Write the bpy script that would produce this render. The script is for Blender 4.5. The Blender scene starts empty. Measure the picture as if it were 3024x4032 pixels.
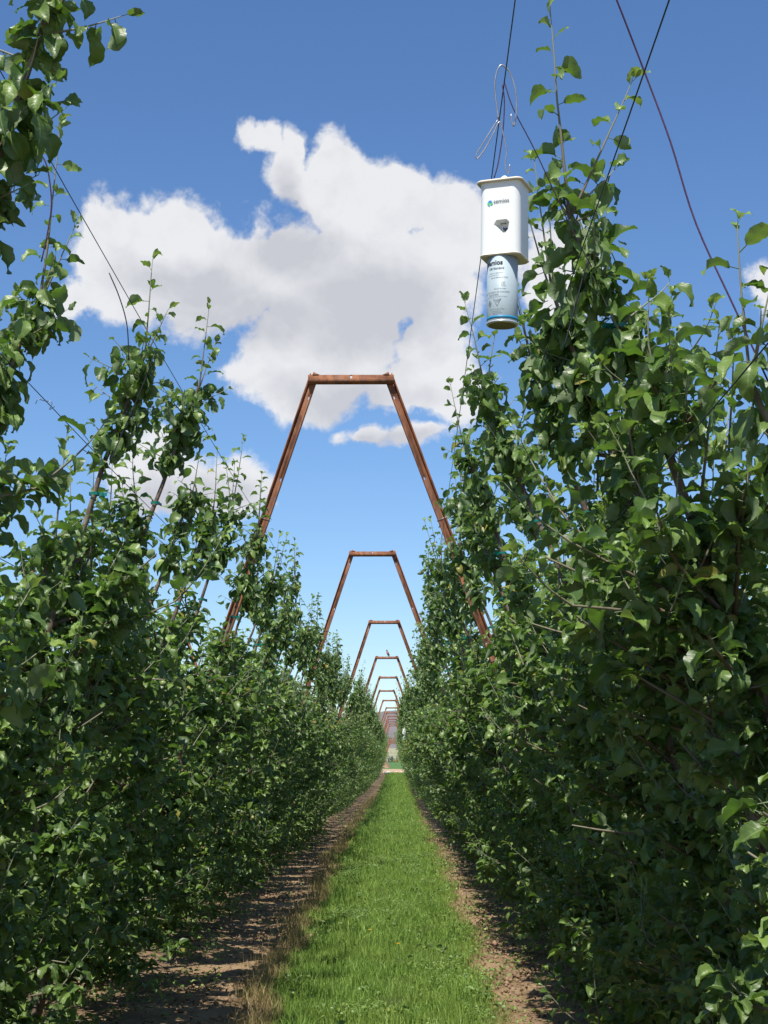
import bpy, bmesh, math, random
import numpy as np
from mathutils import Vector, Matrix
random.seed(7)
S = bpy.context.scene
COL = S.collection
R = math.radians

# ------------------------------------------------------------------ camera
EYE = 1.55
PITCH = math.atan(984/6300.0); YAW = math.atan(46/6300.0)
cam_d = bpy.data.cameras.new('camera'); cam = bpy.data.objects.new('camera', cam_d); COL.objects.link(cam)
cam_d.sensor_fit = 'VERTICAL'; cam_d.sensor_height = 36.0; cam_d.lens = 36.0*6300/4032
cam_d.clip_start = 0.05; cam_d.clip_end = 20000
cam.location = (0, 0, EYE); cam.rotation_euler = (math.pi/2+PITCH, 0, YAW)
S.camera = cam

def at(px, py, Y):
    """point at distance Y down the aisle seen at photo pixel (px, py) - used to survey the place"""
    u = px-1512.0; v = 2016.0-py; f = 6300.0
    d = Vector((u, f*math.cos(PITCH)-v*math.sin(PITCH), f*math.sin(PITCH)+v*math.cos(PITCH)))
    d = Matrix.Rotation(YAW, 3, 'Z') @ d
    d *= Y/d.y
    return Vector((d.x, d.y, d.z+EYE))

# ------------------------------------------------------------------ light
SUN_EL, SUN_AZ = R(62), R(19)           # sun behind the camera, a little to the left
sunv = Vector((-math.sin(SUN_AZ)*math.cos(SUN_EL), -math.cos(SUN_AZ)*math.cos(SUN_EL), math.sin(SUN_EL)))
sl = bpy.data.lights.new('sun', 'SUN'); sl.energy = 5.0; sl.angle = R(0.5); sl.color = (1, 0.95, 0.87)
so = bpy.data.objects.new('sun', sl); COL.objects.link(so); so.rotation_euler = sunv.to_track_quat('Z', 'Y').to_euler()
so.location = (0, -10, 30)
S.view_settings.view_transform = 'Standard'; S.view_settings.look = 'None'
S.view_settings.exposure = 0.42; S.view_settings.gamma = 1.0
S.cycles.max_bounces = 6; S.cycles.diffuse_bounces = 4; S.cycles.glossy_bounces = 2
S.cycles.transmission_bounces = 4; S.cycles.transparent_max_bounces = 4

class NT:
    def __init__(s, tree): s.t = tree; s.n = tree.nodes; s.l = tree.links
    def new(s, typ, **kw):
        n = s.n.new(typ)
        for k, v in kw.items(): setattr(n, k, v)
        return n
    def put(s, sock, v):
        if v is None: return
        if isinstance(v, bpy.types.NodeSocket): s.l.new(v, sock)
        else: sock.default_value = v
    def math(s, op, a, b=None, c=None, clamp=False):
        n = s.new('ShaderNodeMath', operation=op, use_clamp=clamp)
        s.put(n.inputs[0], a); s.put(n.inputs[1], b); s.put(n.inputs[2], c)
        return n.outputs[0]
    def vmath(s, op, a, b=None, c=None):
        n = s.new('ShaderNodeVectorMath', operation=op)
        s.put(n.inputs[0], a); s.put(n.inputs[1], b); s.put(n.inputs[2], c)
        return n.outputs['Value'] if op in ('LENGTH', 'DOT_PRODUCT') else n.outputs[0]
    def noise(s, vec, scale, detail=4, rough=0.5, dist=0.0, dim='3D'):
        n = s.new('ShaderNodeTexNoise'); n.noise_dimensions = dim
        s.put(n.inputs['Vector'], vec); n.inputs['Scale'].default_value = scale
        n.inputs['Detail'].default_value = detail; n.inputs['Roughness'].default_value = rough
        n.inputs['Distortion'].default_value = dist
        return n.outputs[0]
    def mix(s, fac, a, b, blend='MIX'):
        n = s.new('ShaderNodeMix', data_type='RGBA', blend_type=blend)
        s.put(n.inputs[0], fac)
        for sock, v in ((n.inputs[6], a), (n.inputs[7], b)):
            if isinstance(v, (tuple, list)) and len(v) == 3: v = (*v, 1)
            s.put(sock, v)
        return n.outputs[2]
    def ramp(s, v, lo, hi, a=0.0, b=1.0, smooth=True):
        n = s.new('ShaderNodeMapRange', interpolation_type='SMOOTHSTEP' if smooth else 'LINEAR')
        s.put(n.inputs[0], v); n.inputs[1].default_value = lo; n.inputs[2].default_value = hi
        n.inputs[3].default_value = a; n.inputs[4].default_value = b
        return n.outputs[0]

# ------------------------------------------------------------------ sky with cumulus
W = bpy.data.worlds.new('World'); S.world = W; W.use_nodes = True
t = NT(W.node_tree); W.node_tree.nodes.clear()
out = t.new('ShaderNodeOutputWorld'); bg = t.new('ShaderNodeBackground'); bg.inputs[1].default_value = 0.102
sky = t.new('ShaderNodeTexSky', sky_type='NISHITA'); sky.sun_disc = False
sky.sun_elevation = SUN_EL; sky.sun_rotation = math.pi+SUN_AZ
sky.altitude = 300; sky.air_density = 1.0; sky.dust_density = 0.0; sky.ozone_density = 2.5
tc = t.new('ShaderNodeTexCoord'); sep = t.new('ShaderNodeSeparateXYZ'); t.l.new(tc.outputs['Generated'], sep.inputs[0])
X_, Y_, Z_ = sep.outputs
azn = t.math('ARCTAN2', X_, Y_); eln = t.math('ARCSINE', Z_)
comb = t.new('ShaderNodeCombineXYZ'); t.l.new(azn, comb.inputs[0]); t.l.new(eln, comb.inputs[1])
wn = t.new('ShaderNodeTexNoise'); t.l.new(tc.outputs['Generated'], wn.inputs['Vector']); wn.inputs['Scale'].default_value = 14; wn.inputs['Detail'].default_value = 5; wn.inputs['Roughness'].default_value = .55
ang = t.vmath('ADD', comb.outputs[0], t.vmath('MULTIPLY_ADD', wn.outputs[1], (.075, .05, 0), (-.0375, -.025, 0)))
def ae(px, py):
    p = at(px, py, 1.0); p.z -= EYE; p.normalize()
    return math.atan2(p.x, p.y), math.asin(p.z)
# the cumulus bank: centre and radii (surveyed on the photograph, turned into azimuth and elevation)
Q = lambda x, y, rx, ry: (300+x*1.266, 400+y*1.266, rx*1.266, ry*1.266)
blobs = [Q(160,480,150,150), Q(330,470,200,150), Q(510,520,190,165), Q(330,600,230,100), Q(140,600,160,95),
         Q(700,540,170,180), Q(900,540,250,200), Q(850,240,130,165), Q(960,290,150,150), Q(1120,340,150,140), Q(1220,440,170,170),
         Q(1100,600,220,135), Q(700,150,55,85), Q(625,125,60,60), Q(520,110,48,52), Q(570,118,55,45), Q(660,240,95,110), Q(870,700,150,110), (1700,1330,160,110), (1640,1290,130,90), (1690,950,170,130), Q(790,330,140,150), Q(600,480,140,120), Q(720,690,230,120), Q(720,300,85,90),
         Q(590,820,130,140), Q(720,830,170,145), Q(870,800,180,140), Q(1040,860,140,110), Q(620,900,110,90), Q(780,900,130,80),
         Q(930,1030,95,38), Q(1040,1045,120,48), (600,1900,180,140), (860,1930,170,120), (2230,1080,170,230), (3030,1180,90,130),
         (1760,1500,150,200), (330,1180,100,80), (1560,2860,500,45)]
D = None
for (bx, by, rx, ry) in blobs:
    a, e = ae(bx, by)
    v = t.vmath('MULTIPLY_ADD', ang, (6300/rx, 6300/ry, 0), (-a*6300/rx, -e*6300/ry, 0))
    v = t.math('SUBTRACT', 1.0, t.vmath('LENGTH', v))
    v = t.math('MULTIPLY', v, 0.5+0.5*min(1, min(rx, ry)/170))
    D = v if D is None else t.math('SMOOTH_MAX', D, v, 0.12)
# cumulus elsewhere round the horizon (out of the picture)
gen = t.noise(t.vmath('MULTIPLY', tc.outputs['Generated'], (1, 1, 2.2)), 2.6, 4, 0.55)
gen = t.math('MULTIPLY_ADD', gen, 3.2, -1.85)
outside = t.ramp(t.math('ABSOLUTE', azn), 0.30, 0.5)
gen = t.math('ADD', gen, t.math('MULTIPLY_ADD', outside, 3.0, -3.0))
D = t.math('MAXIMUM', D, gen)
n1 = t.noise(tc.outputs['Generated'], 21, 8, 0.6, 0.25)
n2 = t.noise(tc.outputs['Generated'], 9, 5, 0.55, 0.1)
dens = t.math('ADD', D, t.math('MULTIPLY_ADD', n1, 1.25, -0.53))
dens = t.math('ADD', dens, t.math('MULTIPLY_ADD', n2, 0.6, -0.28))
dens = t.math('ADD', dens, t.math('MULTIPLY_ADD', t.noise(tc.outputs['Generated'], 75, 5, 0.65, 0.3), 0.7, -0.35))
dens = t.math('ADD', dens, t.ramp(D, .22, .6, 0, .7))
fac = t.ramp(dens, 0.0, 0.42)
# thick middles are greyer than the thin bright rims; billows from the noise read a little higher up
up1 = t.noise(t.vmath('ADD', tc.outputs['Generated'], (-0.004, 0, 0.010)), 21, 7, 0.6, 0.25)
relief = t.math('MULTIPLY_ADD', t.math('SUBTRACT', n1, up1), 1.5, 0.0)
G = None
for (bx, by, rx, ry) in (Q(560,660,420,110), Q(880,640,330,170), Q(620,455,210,100), Q(820,900,300,90), Q(350,560,250,80), Q(1000,1060,150,40), (700,1960,320,90), Q(640,330,70,120)):
    a, e = ae(bx, by)
    v = t.vmath('MULTIPLY_ADD', ang, (6300/rx, 6300/ry, 0), (-a*6300/rx, -e*6300/ry, 0))
    v = t.math('SUBTRACT', 1.0, t.vmath('LENGTH', v)); G = v if G is None else t.math('SMOOTH_MAX', G, v, 0.3)
core = t.ramp(t.math('ADD', G, t.math('MULTIPLY_ADD', n2, .5, -.25)), -0.35, 0.75)
lowf = t.noise(t.vmath('MULTIPLY', tc.outputs['Generated'], (1, 1, 1.6)), 15, 4, 0.5)
shade = t.math('ADD', t.math('MULTIPLY', core, 0.95), t.math('MULTIPLY_ADD', lowf, .7, -0.33))
shade = t.math('SUBTRACT', shade, relief, clamp=True)
ccol = t.mix(shade, (6.3, 6.35, 6.5), (4.45, 4.5, 4.85))
hs = t.new('ShaderNodeHueSaturation'); hs.inputs['Saturation'].default_value = 1.07; hs.inputs['Value'].default_value = 0.95
t.l.new(t.mix(1.0, sky.outputs[0], (0.86, 0.955, 1.10), 'MULTIPLY'), hs.inputs['Color'])
fin = t.mix(t.math('MULTIPLY', fac, 0.96), hs.outputs[0], ccol)
t.l.new(fin, bg.inputs[0]); t.l.new(bg.outputs[0], out.inputs[0])

# ------------------------------------------------------------------ helpers
def mesh_np(name, V, faces, attrs=None, smooth=False, mat=None):
    """V (n,3); faces: list of int arrays (m,k); attrs {name: (type, array)} on points"""
    me = bpy.data.meshes.new(name)
    V = np.asarray(V, np.float32)
    me.vertices.add(len(V)); me.vertices.foreach_set('co', V.ravel())
    faces = [np.asarray(f, np.int32) for f in faces if len(f)]
    tot = sum(f.size for f in faces); nf = sum(len(f) for f in faces)
    me.loops.add(tot); me.loops.foreach_set('vertex_index', np.concatenate([f.ravel() for f in faces]))
    me.polygons.add(nf)
    sizes = np.concatenate([np.full(len(f), f.shape[1], np.int32) for f in faces])
    starts = np.concatenate([[0], np.cumsum(sizes)[:-1]]).astype(np.int32)
    me.polygons.foreach_set('loop_start', starts)
    if smooth: me.polygons.foreach_set('use_smooth', np.ones(nf, bool))
    for k, (ty, arr) in (attrs or {}).items():
        a = me.attributes.new(k, ty, 'POINT')
        a.data.foreach_set('vector' if ty == 'FLOAT_VECTOR' else 'value', np.asarray(arr, np.float32).ravel())
    me.update(calc_edges=True)
    if mat: me.materials.append(mat)
    return me
def link(name, me, parent=None):
    o = bpy.data.objects.new(name, me); COL.objects.link(o)
    if parent: o.parent = parent
    return o
def tag(o, label, cat, group=None):
    o['label'] = label; o['category'] = cat
    if group: o['group'] = group
    return o
def struct(o, kind='structure', label=None, cat=None):
    o['kind'] = kind
    if label: o['label'] = label
    if cat: o['category'] = cat
    return o
def empty(name, loc, label=None, cat=None, group=None):
    o = bpy.data.objects.new(name, None); COL.objects.link(o); o.location = loc; o.empty_display_size = 0.1
    if label: tag(o, label, cat, group)
    return o
class Acc:
    def __init__(s): s.V = []; s.Q = []; s.T = []; s.n = 0; s.A = []
    def add(s, V, Q=None, T=None, a=None):
        V = np.asarray(V, float)
        if Q is not None and len(Q): s.Q.append(np.asarray(Q)+s.n)
        if T is not None and len(T): s.T.append(np.asarray(T)+s.n)
        s.V.append(V); s.n += len(V)
        if a is not None: s.A.append(np.full(len(V), a) if np.isscalar(a) else a)
    def tube(s, P, r, sides=6, cap=False, a=None):
        P = np.asarray(P, float); n = len(P); r = np.broadcast_to(np.asarray(r, float), (n,))
        T = np.gradient(P, axis=0); T /= np.linalg.norm(T, axis=1)[:, None]+1e-9
        ref = np.array([0.37, 0.93, 0.05]) if abs(T[0] @ np.array([0.37, .93, .05])) < .9 else np.array([1., 0, 0])
        B = np.cross(T, ref); B /= np.linalg.norm(B, axis=1)[:, None]+1e-9
        for i in range(1, n):
            b = B[i-1]-T[i]*(B[i-1] @ T[i]); B[i] = b/(np.linalg.norm(b)+1e-9)
        N = np.cross(B, T)
        th = np.arange(sides)*2*np.pi/sides
        V = P[:, None]+r[:, None, None]*(np.cos(th)[None, :, None]*B[:, None]+np.sin(th)[None, :, None]*N[:, None])
        idx = np.arange(n*sides).reshape(n, sides)
        a0 = idx[:-1]; a1 = idx[1:]
        Q = np.stack([a0, np.roll(a0, -1, 1), np.roll(a1, -1, 1), a1], -1).reshape(-1, 4)
        V = V.reshape(-1, 3); T_ = None
        if cap:
            V = np.vstack([V, P[0], P[-1]]); c0 = n*sides; c1 = c0+1
            j = np.arange(sides); k = (j+1) % sides
            T_ = np.vstack([np.stack([np.full(sides, c0), k, j], 1), np.stack([np.full(sides, c1), idx[-1][j], idx[-1][k]], 1)])
        s.add(V, Q, T_, a)
    def box(s, lo, hi, a=None):
        x0, y0, z0 = lo; x1, y1, z1 = hi
        V = [(x, y, z) for z in (z0, z1) for y in (y0, y1) for x in (x0, x1)]
        s.add(V, [(0, 2, 3, 1), (4, 5, 7, 6), (0, 1, 5, 4), (2, 6, 7, 3), (0, 4, 6, 2), (1, 3, 7, 5)], None, a)
    def mesh(s, name, mat=None, smooth=False, attr=None):
        at_ = {attr: ('FLOAT', np.concatenate(s.A))} if attr and s.A else None
        fs = []
        if s.Q: fs.append(np.vstack(s.Q))
        if s.T: fs.append(np.vstack(s.T))
        return mesh_np(name, np.vstack(s.V), fs, at_, smooth, mat)
def catmull(pts, k=6):
    P = [np.asarray(p, float) for p in pts]; P = [2*P[0]-P[1]]+P+[2*P[-1]-P[-2]]; o = []
    for i in range(1, len(P)-2):
        for j in range(k):
            u = j/k
            o.append(0.5*((2*P[i])+(-P[i-1]+P[i+1])*u+(2*P[i-1]-5*P[i]+4*P[i+1]-P[i+2])*u*u+(-P[i-1]+3*P[i]-3*P[i+1]+P[i+2])*u**3))
    o.append(P[-2]); return np.array(o)

# ------------------------------------------------------------------ materials
def newmat(name):
    m = bpy.data.materials.new(name); m.use_nodes = True; nt = NT(m.node_tree)
    return m, nt, m.node_tree.nodes['Principled BSDF'], m.node_tree.nodes['Material Output']
def simple(name, col, rough=0.6, metal=0.0, nscale=None, namt=0.25, spec=0.5):
    m, n, b, o = newmat(name)
    b.inputs['Roughness'].default_value = rough; b.inputs['Metallic'].default_value = metal
    b.inputs['Specular IOR Level'].default_value = spec
    if nscale:
        c = n.new('ShaderNodeTexCoord')
        f = n.noise(c.outputs['Object'], nscale, 5, 0.6)
        f = n.ramp(f, 0.3, 0.7)
        n.l.new(n.mix(f, tuple(x*(1-namt) for x in col), tuple(min(1, x*(1+namt)) for x in col)), b.inputs['Base Color'])
    else: b.inputs['Base Color'].default_value = (*col, 1)
    return m

def leaf_material(name, near):
    m, n, b, o = newmat(name)
    af = n.new('ShaderNodeAttribute', attribute_name='lf'); s = n.new('ShaderNodeSeparateXYZ'); n.l.new(af.outputs['Vector'], s.inputs[0])
    a, tt, rnd = s.outputs
    yg = n.new('ShaderNodeAttribute', attribute_name='young').outputs['Fac']
    oi = n.new('ShaderNodeObjectInfo').outputs['Random']
    geo = n.new('ShaderNodeNewGeometry')
    base = n.mix(rnd, (0.037, 0.078, 0.019), (0.185, 0.272, 0.066))
    base = n.mix(n.ramp(rnd, .975, .985), base, (0.30, 0.26, 0.05))
    base = n.mix(n.math('MULTIPLY', oi, 0.35), base, (0.05, 0.10, 0.02))
    base = n.mix(n.math('MULTIPLY', yg, 0.9), base, (0.22, 0.34, 0.075))
    under = n.mix(n.math('MULTIPLY', yg, 0.6), (0.17, 0.23, 0.115), (0.28, 0.37, 0.15))
    absa = n.math('ABSOLUTE', a)
    rib = n.ramp(absa, 0.03, 0.12, 1, 0)
    if near:
        vein = n.math('SINE', n.math('MULTIPLY', n.math('SUBTRACT', tt, n.math('MULTIPLY', absa, 0.22)), 46))
        vein = n.math('POWER', n.math('MULTIPLY_ADD', vein, 0.5, 0.5), 6)
        base = n.mix(n.math('MULTIPLY', vein, 0.12), base, (0.14, 0.22, 0.07))
        base = n.mix(n.math('MULTIPLY', rib, 0.6), base, (0.22, 0.30, 0.12))
        c = n.new('ShaderNodeTexCoord')
        crk = n.noise(c.outputs['Object'], 160, 2, 0.5)
        hgt = n.math('ADD', n.math('MULTIPLY', vein, -0.5), n.math('MULTIPLY', crk, 1.2))
        bp = n.new('ShaderNodeBump'); bp.inputs['Strength'].default_value = 0.3; bp.inputs['Distance'].default_value = 0.0015
        n.l.new(hgt, bp.inputs['Height']); n.l.new(bp.outputs[0], b.inputs['Normal'])
    else:
        base = n.mix(n.math('MULTIPLY', rib, 0.35), base, (0.20, 0.27, 0.11))
    col = n.mix(geo.outputs['Backfacing'], base, under)
    n.l.new(col, b.inputs['Base Color'])
    n.l.new(n.math('MULTIPLY_ADD', geo.outputs['Backfacing'], 0.30, 0.40), b.inputs['Roughness'])
    b.inputs['Specular IOR Level'].default_value = 0.42
    tr = n.new('ShaderNodeBsdfTranslucent')
    n.l.new(n.mix(yg, (0.16, 0.34, 0.03), (0.40, 0.58, 0.08)), tr.inputs['Color'])
    ms = n.new('ShaderNodeMixShader'); ms.inputs[0].default_value = 0.25
    n.l.new(b.outputs[0], ms.inputs[1]); n.l.new(tr.outputs[0], ms.inputs[2]); n.l.new(ms.outputs[0], o.inputs[0])
    return m
M_LEAF = leaf_material('apple_leaf_near', True); M_LEAF2 = leaf_material('apple_leaf', False)

def bark_material():
    m, n, b, o = newmat('apple_bark')
    c = n.new('ShaderNodeTexCoord').outputs['Object']
    f = n.noise(n.vmath('MULTIPLY', c, (1, 1, 0.35)), 60, 6, 0.65)
    l = n.ramp(n.noise(c, 9, 3, 0.5), 0.45, 0.65)
    col = n.mix(n.ramp(f, 0.3, 0.7), (0.055, 0.036, 0.026), (0.20, 0.145, 0.10))
    col = n.mix(n.math('MULTIPLY', l, 0.5), col, (0.27, 0.25, 0.17))
    n.l.new(col, b.inputs['Base Color']); b.inputs['Roughness'].default_value = 0.85
    bp = n.new('ShaderNodeBump'); bp.inputs['Strength'].default_value = 0.7; bp.inputs['Distance'].default_value = 0.01
    n.l.new(f, bp.inputs['Height']); n.l.new(bp.outputs[0], b.inputs['Normal'])
    return m
M_BARK = bark_material()
def twig_material():
    m, n, b, o = newmat('twig_bark')
    f = n.new('ShaderNodeAttribute', attribute_name='tip').outputs['Fac']
    col = n.mix(f, (0.10, 0.052, 0.038), (0.25, 0.27, 0.17))
    n.l.new(col, b.inputs['Base Color']); b.inputs['Roughness'].default_value = 0.6
    return m
M_TWIG = twig_material()
def rust_material():
    m, n, b, o = newmat('rusty_steel')
    c = n.new('ShaderNodeTexCoord').outputs['Object']
    oi = n.new('ShaderNodeObjectInfo').outputs['Random']
    f = n.noise(n.vmath('MULTIPLY', c, (1, 1, 0.4)), 14, 8, 0.7)
    g = n.noise(c, 120, 4, 0.7)
    col = n.mix(n.ramp(f, 0.32, 0.68), (0.085, 0.038, 0.020), (0.32, 0.125, 0.050))
    col = n.mix(n.math('MULTIPLY', n.ramp(g, 0.35, 0.7), 0.45), col, (0.19, 0.062, 0.030))
    col = n.mix(n.math('MULTIPLY', n.ramp(n.noise(c, 5, 3), 0.55, 0.75), 0.5), col, (0.30, 0.17, 0.11))
    n.l.new(col, b.inputs['Base Color']); b.inputs['Roughness'].default_value = 0.82; b.inputs['Metallic'].default_value = 0.1
    bp = n.new('ShaderNodeBump'); bp.inputs['Strength'].default_value = 0.4; bp.inputs['Distance'].default_value = 0.002
    n.l.new(g, bp.inputs['Height']); n.l.new(bp.outputs[0], b.inputs['Normal'])
    return m
M_RUST = rust_material()
M_WIRE = simple('dark_wire', (0.022, 0.022, 0.035), 0.5, 0.3)
M_GALV = simple('galvanised_wire', (0.34, 0.35, 0.38), 0.35, 0.7, 40, 0.2)
M_TWINE = simple('purple_twine', (0.045, 0.012, 0.05), 0.8, 0, 200, 0.5)
M_TIE = simple('teal_tape', (0.0, 0.15, 0.11), 0.45, 0, 30, 0.2)
M_APPLE = simple('green_apple', (0.22, 0.27, 0.09), 0.45, 0, 60, 0.25)
M_BAMBOO = simple('bamboo', (0.42, 0.32, 0.17), 0.6, 0, 30, 0.3)

# ------------------------------------------------------------------ terrain
GP = [(-60, 0), (90, 0), (157, .50), (180, .8), (400, 1.55), (800, 6), (1500, 14), (9000, 30)]
def gz(y): return float(np.interp(y, [p[0] for p in GP], [p[1] for p in GP]))
ys = np.unique(np.concatenate([np.arange(-60, 8, 4.0), np.arange(8, 40, 0.25), np.arange(40, 160, 1.0), np.arange(160, 420, 8), np.arange(420, 1500, 60), np.arange(1500, 9001, 500)]))
xs = np.unique(np.concatenate([-np.geomspace(6, 5000, 16), np.geomspace(6, 5000, 16), np.arange(-5.9, 6, 0.12)]))
gx, gy = np.meshgrid(xs, ys)
rg = np.random.default_rng(3)
gzz = np.interp(gy, [p[0] for p in GP], [p[1] for p in GP])
lump = rg.normal(0, 0.010, gx.shape); lump = (lump+np.roll(lump, 1, 0)+np.roll(lump, 1, 1)+np.roll(lump, -1, 0)+np.roll(lump, -1, 1))*0.5
near = (np.abs(gx) < 5.8) & (gy > 6) & (gy < 60)
gzz = gzz+np.where(near, lump, 0)
gzz = gzz+np.where(np.abs(gx+0.1) > .75, 0.03*np.exp(-((np.abs(gx+.2)-1.75)/.35)**2), 0)*(gy < 157)   # low berm under the trees
ii = np.arange(gx.size).reshape(gx.shape)
Qg = np.stack([ii[:-1, :-1], ii[:-1, 1:], ii[1:, 1:], ii[1:, :-1]], -1).reshape(-1, 4)
def ground_material():
    m, n, b, o = newmat('orchard_soil')
    geo = n.new('ShaderNodeNewGeometry'); s = n.new('ShaderNodeSeparateXYZ'); P = geo.outputs['Position']; n.l.new(P, s.inputs[0]); x, y, z = s.outputs
    a = n.noise(P, 1.7, 5, 0.6); f = n.noise(P, 22, 6, 0.7); c = n.noise(P, 90, 3, 0.6)
    col = n.mix(n.ramp(a, 0.3, 0.7), (0.205, 0.138, 0.074), (0.37, 0.255, 0.145))
    col = n.mix(n.math('MULTIPLY', n.ramp(f, 0.5, 0.72), 0.6), col, (0.17, 0.105, 0.065))
    col = n.mix(n.math('MULTIPLY', n.ramp(c, 0.6, 0.75), 0.5), col, (0.42, 0.33, 0.23))
    # mulch of old leaves below the trees
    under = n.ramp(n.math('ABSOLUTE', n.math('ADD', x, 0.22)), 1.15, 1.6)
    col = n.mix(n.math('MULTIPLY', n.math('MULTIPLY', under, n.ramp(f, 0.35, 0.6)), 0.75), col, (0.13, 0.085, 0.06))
    # sod under the grass alley
    ex = n.math('ADD', n.math('ADD', x, 0.11), n.math('MULTIPLY_ADD', n.noise(P, 3, 4, 0.6), 0.35, -0.175+0.02))
    sod = n.ramp(n.math('ABSOLUTE', ex), 0.60, 0.72, 1, 0)
    inrow = n.math('LESS_THAN', y, 156)
    col = n.mix(n.math('MULTIPLY', sod, inrow), col, (0.06, 0.085, 0.02))
    # beyond the rows: pale dirt road, then green field, then dry slope
    road = n.math('MULTIPLY', n.math('GREATER_THAN', y, 156), n.math('LESS_THAN', y, 178))
    col = n.mix(road, col, (0.42, 0.30, 0.19))
    fld = n.ramp(y, 177, 181)
    col = n.mix(fld, col, n.mix(n.noise(P, 0.4, 4, 0.6), (0.055, 0.13, 0.035), (0.10, 0.19, 0.06)))
    dry = n.ramp(y, 380, 430)
    col = n.mix(dry, col, n.mix(n.ramp(n.noise(P, 0.03, 4, 0.6), .4, .6), (0.22, 0.23, 0.13), (0.33, 0.31, 0.20)))
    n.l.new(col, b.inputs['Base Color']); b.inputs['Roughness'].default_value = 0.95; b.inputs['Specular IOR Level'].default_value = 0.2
    bp = n.new('ShaderNodeBump'); bp.inputs['Strength'].default_value = 0.9; bp.inputs['Distance'].default_value = 0.03
    n.l.new(n.math('ADD', f, n.math('MULTIPLY', c, 0.4)), bp.inputs['Height']); n.l.new(bp.outputs[0], b.inputs['Normal'])
    return m
struct(link('ground', mesh_np('ground', np.stack([gx.ravel(), gy.ravel(), gzz.ravel()], 1), [Qg], None, True, ground_material())))

# far mauve ridge
rx = np.linspace(-1500, 1500, 90); rr = np.random.default_rng(11)
prof = 118+10*np.sin(rx/210)+6*np.sin(rx/77+1)+rr.normal(0, 1.0, len(rx))
rows = []
for k, (yy, fr) in enumerate([(2800, 0.0), (3050, .35), (3300, .62), (3600, .85), (4000, 1.0), (4600, .9), (5200, .3)]):
    rows.append(np.stack([rx*1.4, np.full_like(rx, yy)+40*np.sin(rx/90+k), 18+(prof-18)*fr*(1+0.05*np.sin(rx/45+k*2))], 1))
Vh = np.vstack(rows); ii = np.arange(len(Vh)).reshape(len(rows), -1)
Qh = np.stack([ii[:-1, :-1], ii[:-1, 1:], ii[1:, 1:], ii[1:, :-1]], -1).reshape(-1, 4)
struct(link('hills', mesh_np('hills', Vh, [Qh], None, True, simple('sage_hill', (0.165, 0.150, 0.150), 1.0, 0, 0.01, 0.12, 0.1))))
# bare earth bank beyond the left end of the row
bx_ = np.linspace(-16, -0.75, 24); by_ = np.linspace(186, 240, 14)
Xb, Yb = np.meshgrid(bx_, by_)
Zb = np.interp(Yb, [p[0] for p in GP], [p[1] for p in GP])-.05+1.7*np.clip((-Xb-.75)/1.2, 0, 1)**.8*np.sin(np.pi*np.clip((Yb-186)/54, 0, 1))**.6+np.random.default_rng(5).normal(0, .03, Xb.shape)
ii = np.arange(Xb.size).reshape(Xb.shape)
Qb = np.stack([ii[:-1, :-1], ii[:-1, 1:], ii[1:, 1:], ii[1:, :-1]], -1).reshape(-1, 4)
struct(link('earth_bank', mesh_np('earth_bank', np.stack([Xb.ravel(), Yb.ravel(), Zb.ravel()], 1), [Qb], None, True, simple('bank_soil', (0.34, 0.22, 0.13), 1, 0, 2, 0.25, .1))))

# ------------------------------------------------------------------ trellis geometry
def LL(h): return -(0.615+0.33*(4.45-h))      # left leaning plane, x at height h
def LR(h): return -0.064+0.369*(4.45-h)       # right leaning plane
HB = 4.45
def sweep(acc, P0, P1, A, B, prof, slots=(), col=None):
    """sheet steel section prof [(a,b)] swept from P0 to P1; slots = [(s0,s1,colindex)] leave holes"""
    P0 = np.array(P0); P1 = np.array(P1); L = np.linalg.norm(P1-P0); st = sorted({0.0, 1.0, *[x for s in slots for x in s[:2]]})
    pr = np.array(prof); V = []
    for s_ in st: V.append(P0+(P1-P0)*s_+pr[:, :1]*A+pr[:, 1:]*B)
    V = np.vstack(V); n = len(pr); Q = []
    for i in range(len(st)-1):
        mid = (st[i]+st[i+1])/2
        for j in range(n-1):
            if any(s[0] < mid < s[1] and s[2] == j for s in slots): continue
            Q.append((i*n+j, i*n+j+1, (i+1)*n+j+1, (i+1)*n+j))
    acc.add(V, Q)
def solid(o, th):
    m = o.modifiers.new('thickness', 'SOLIDIFY'); m.thickness = th; m.offset = 0
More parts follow.
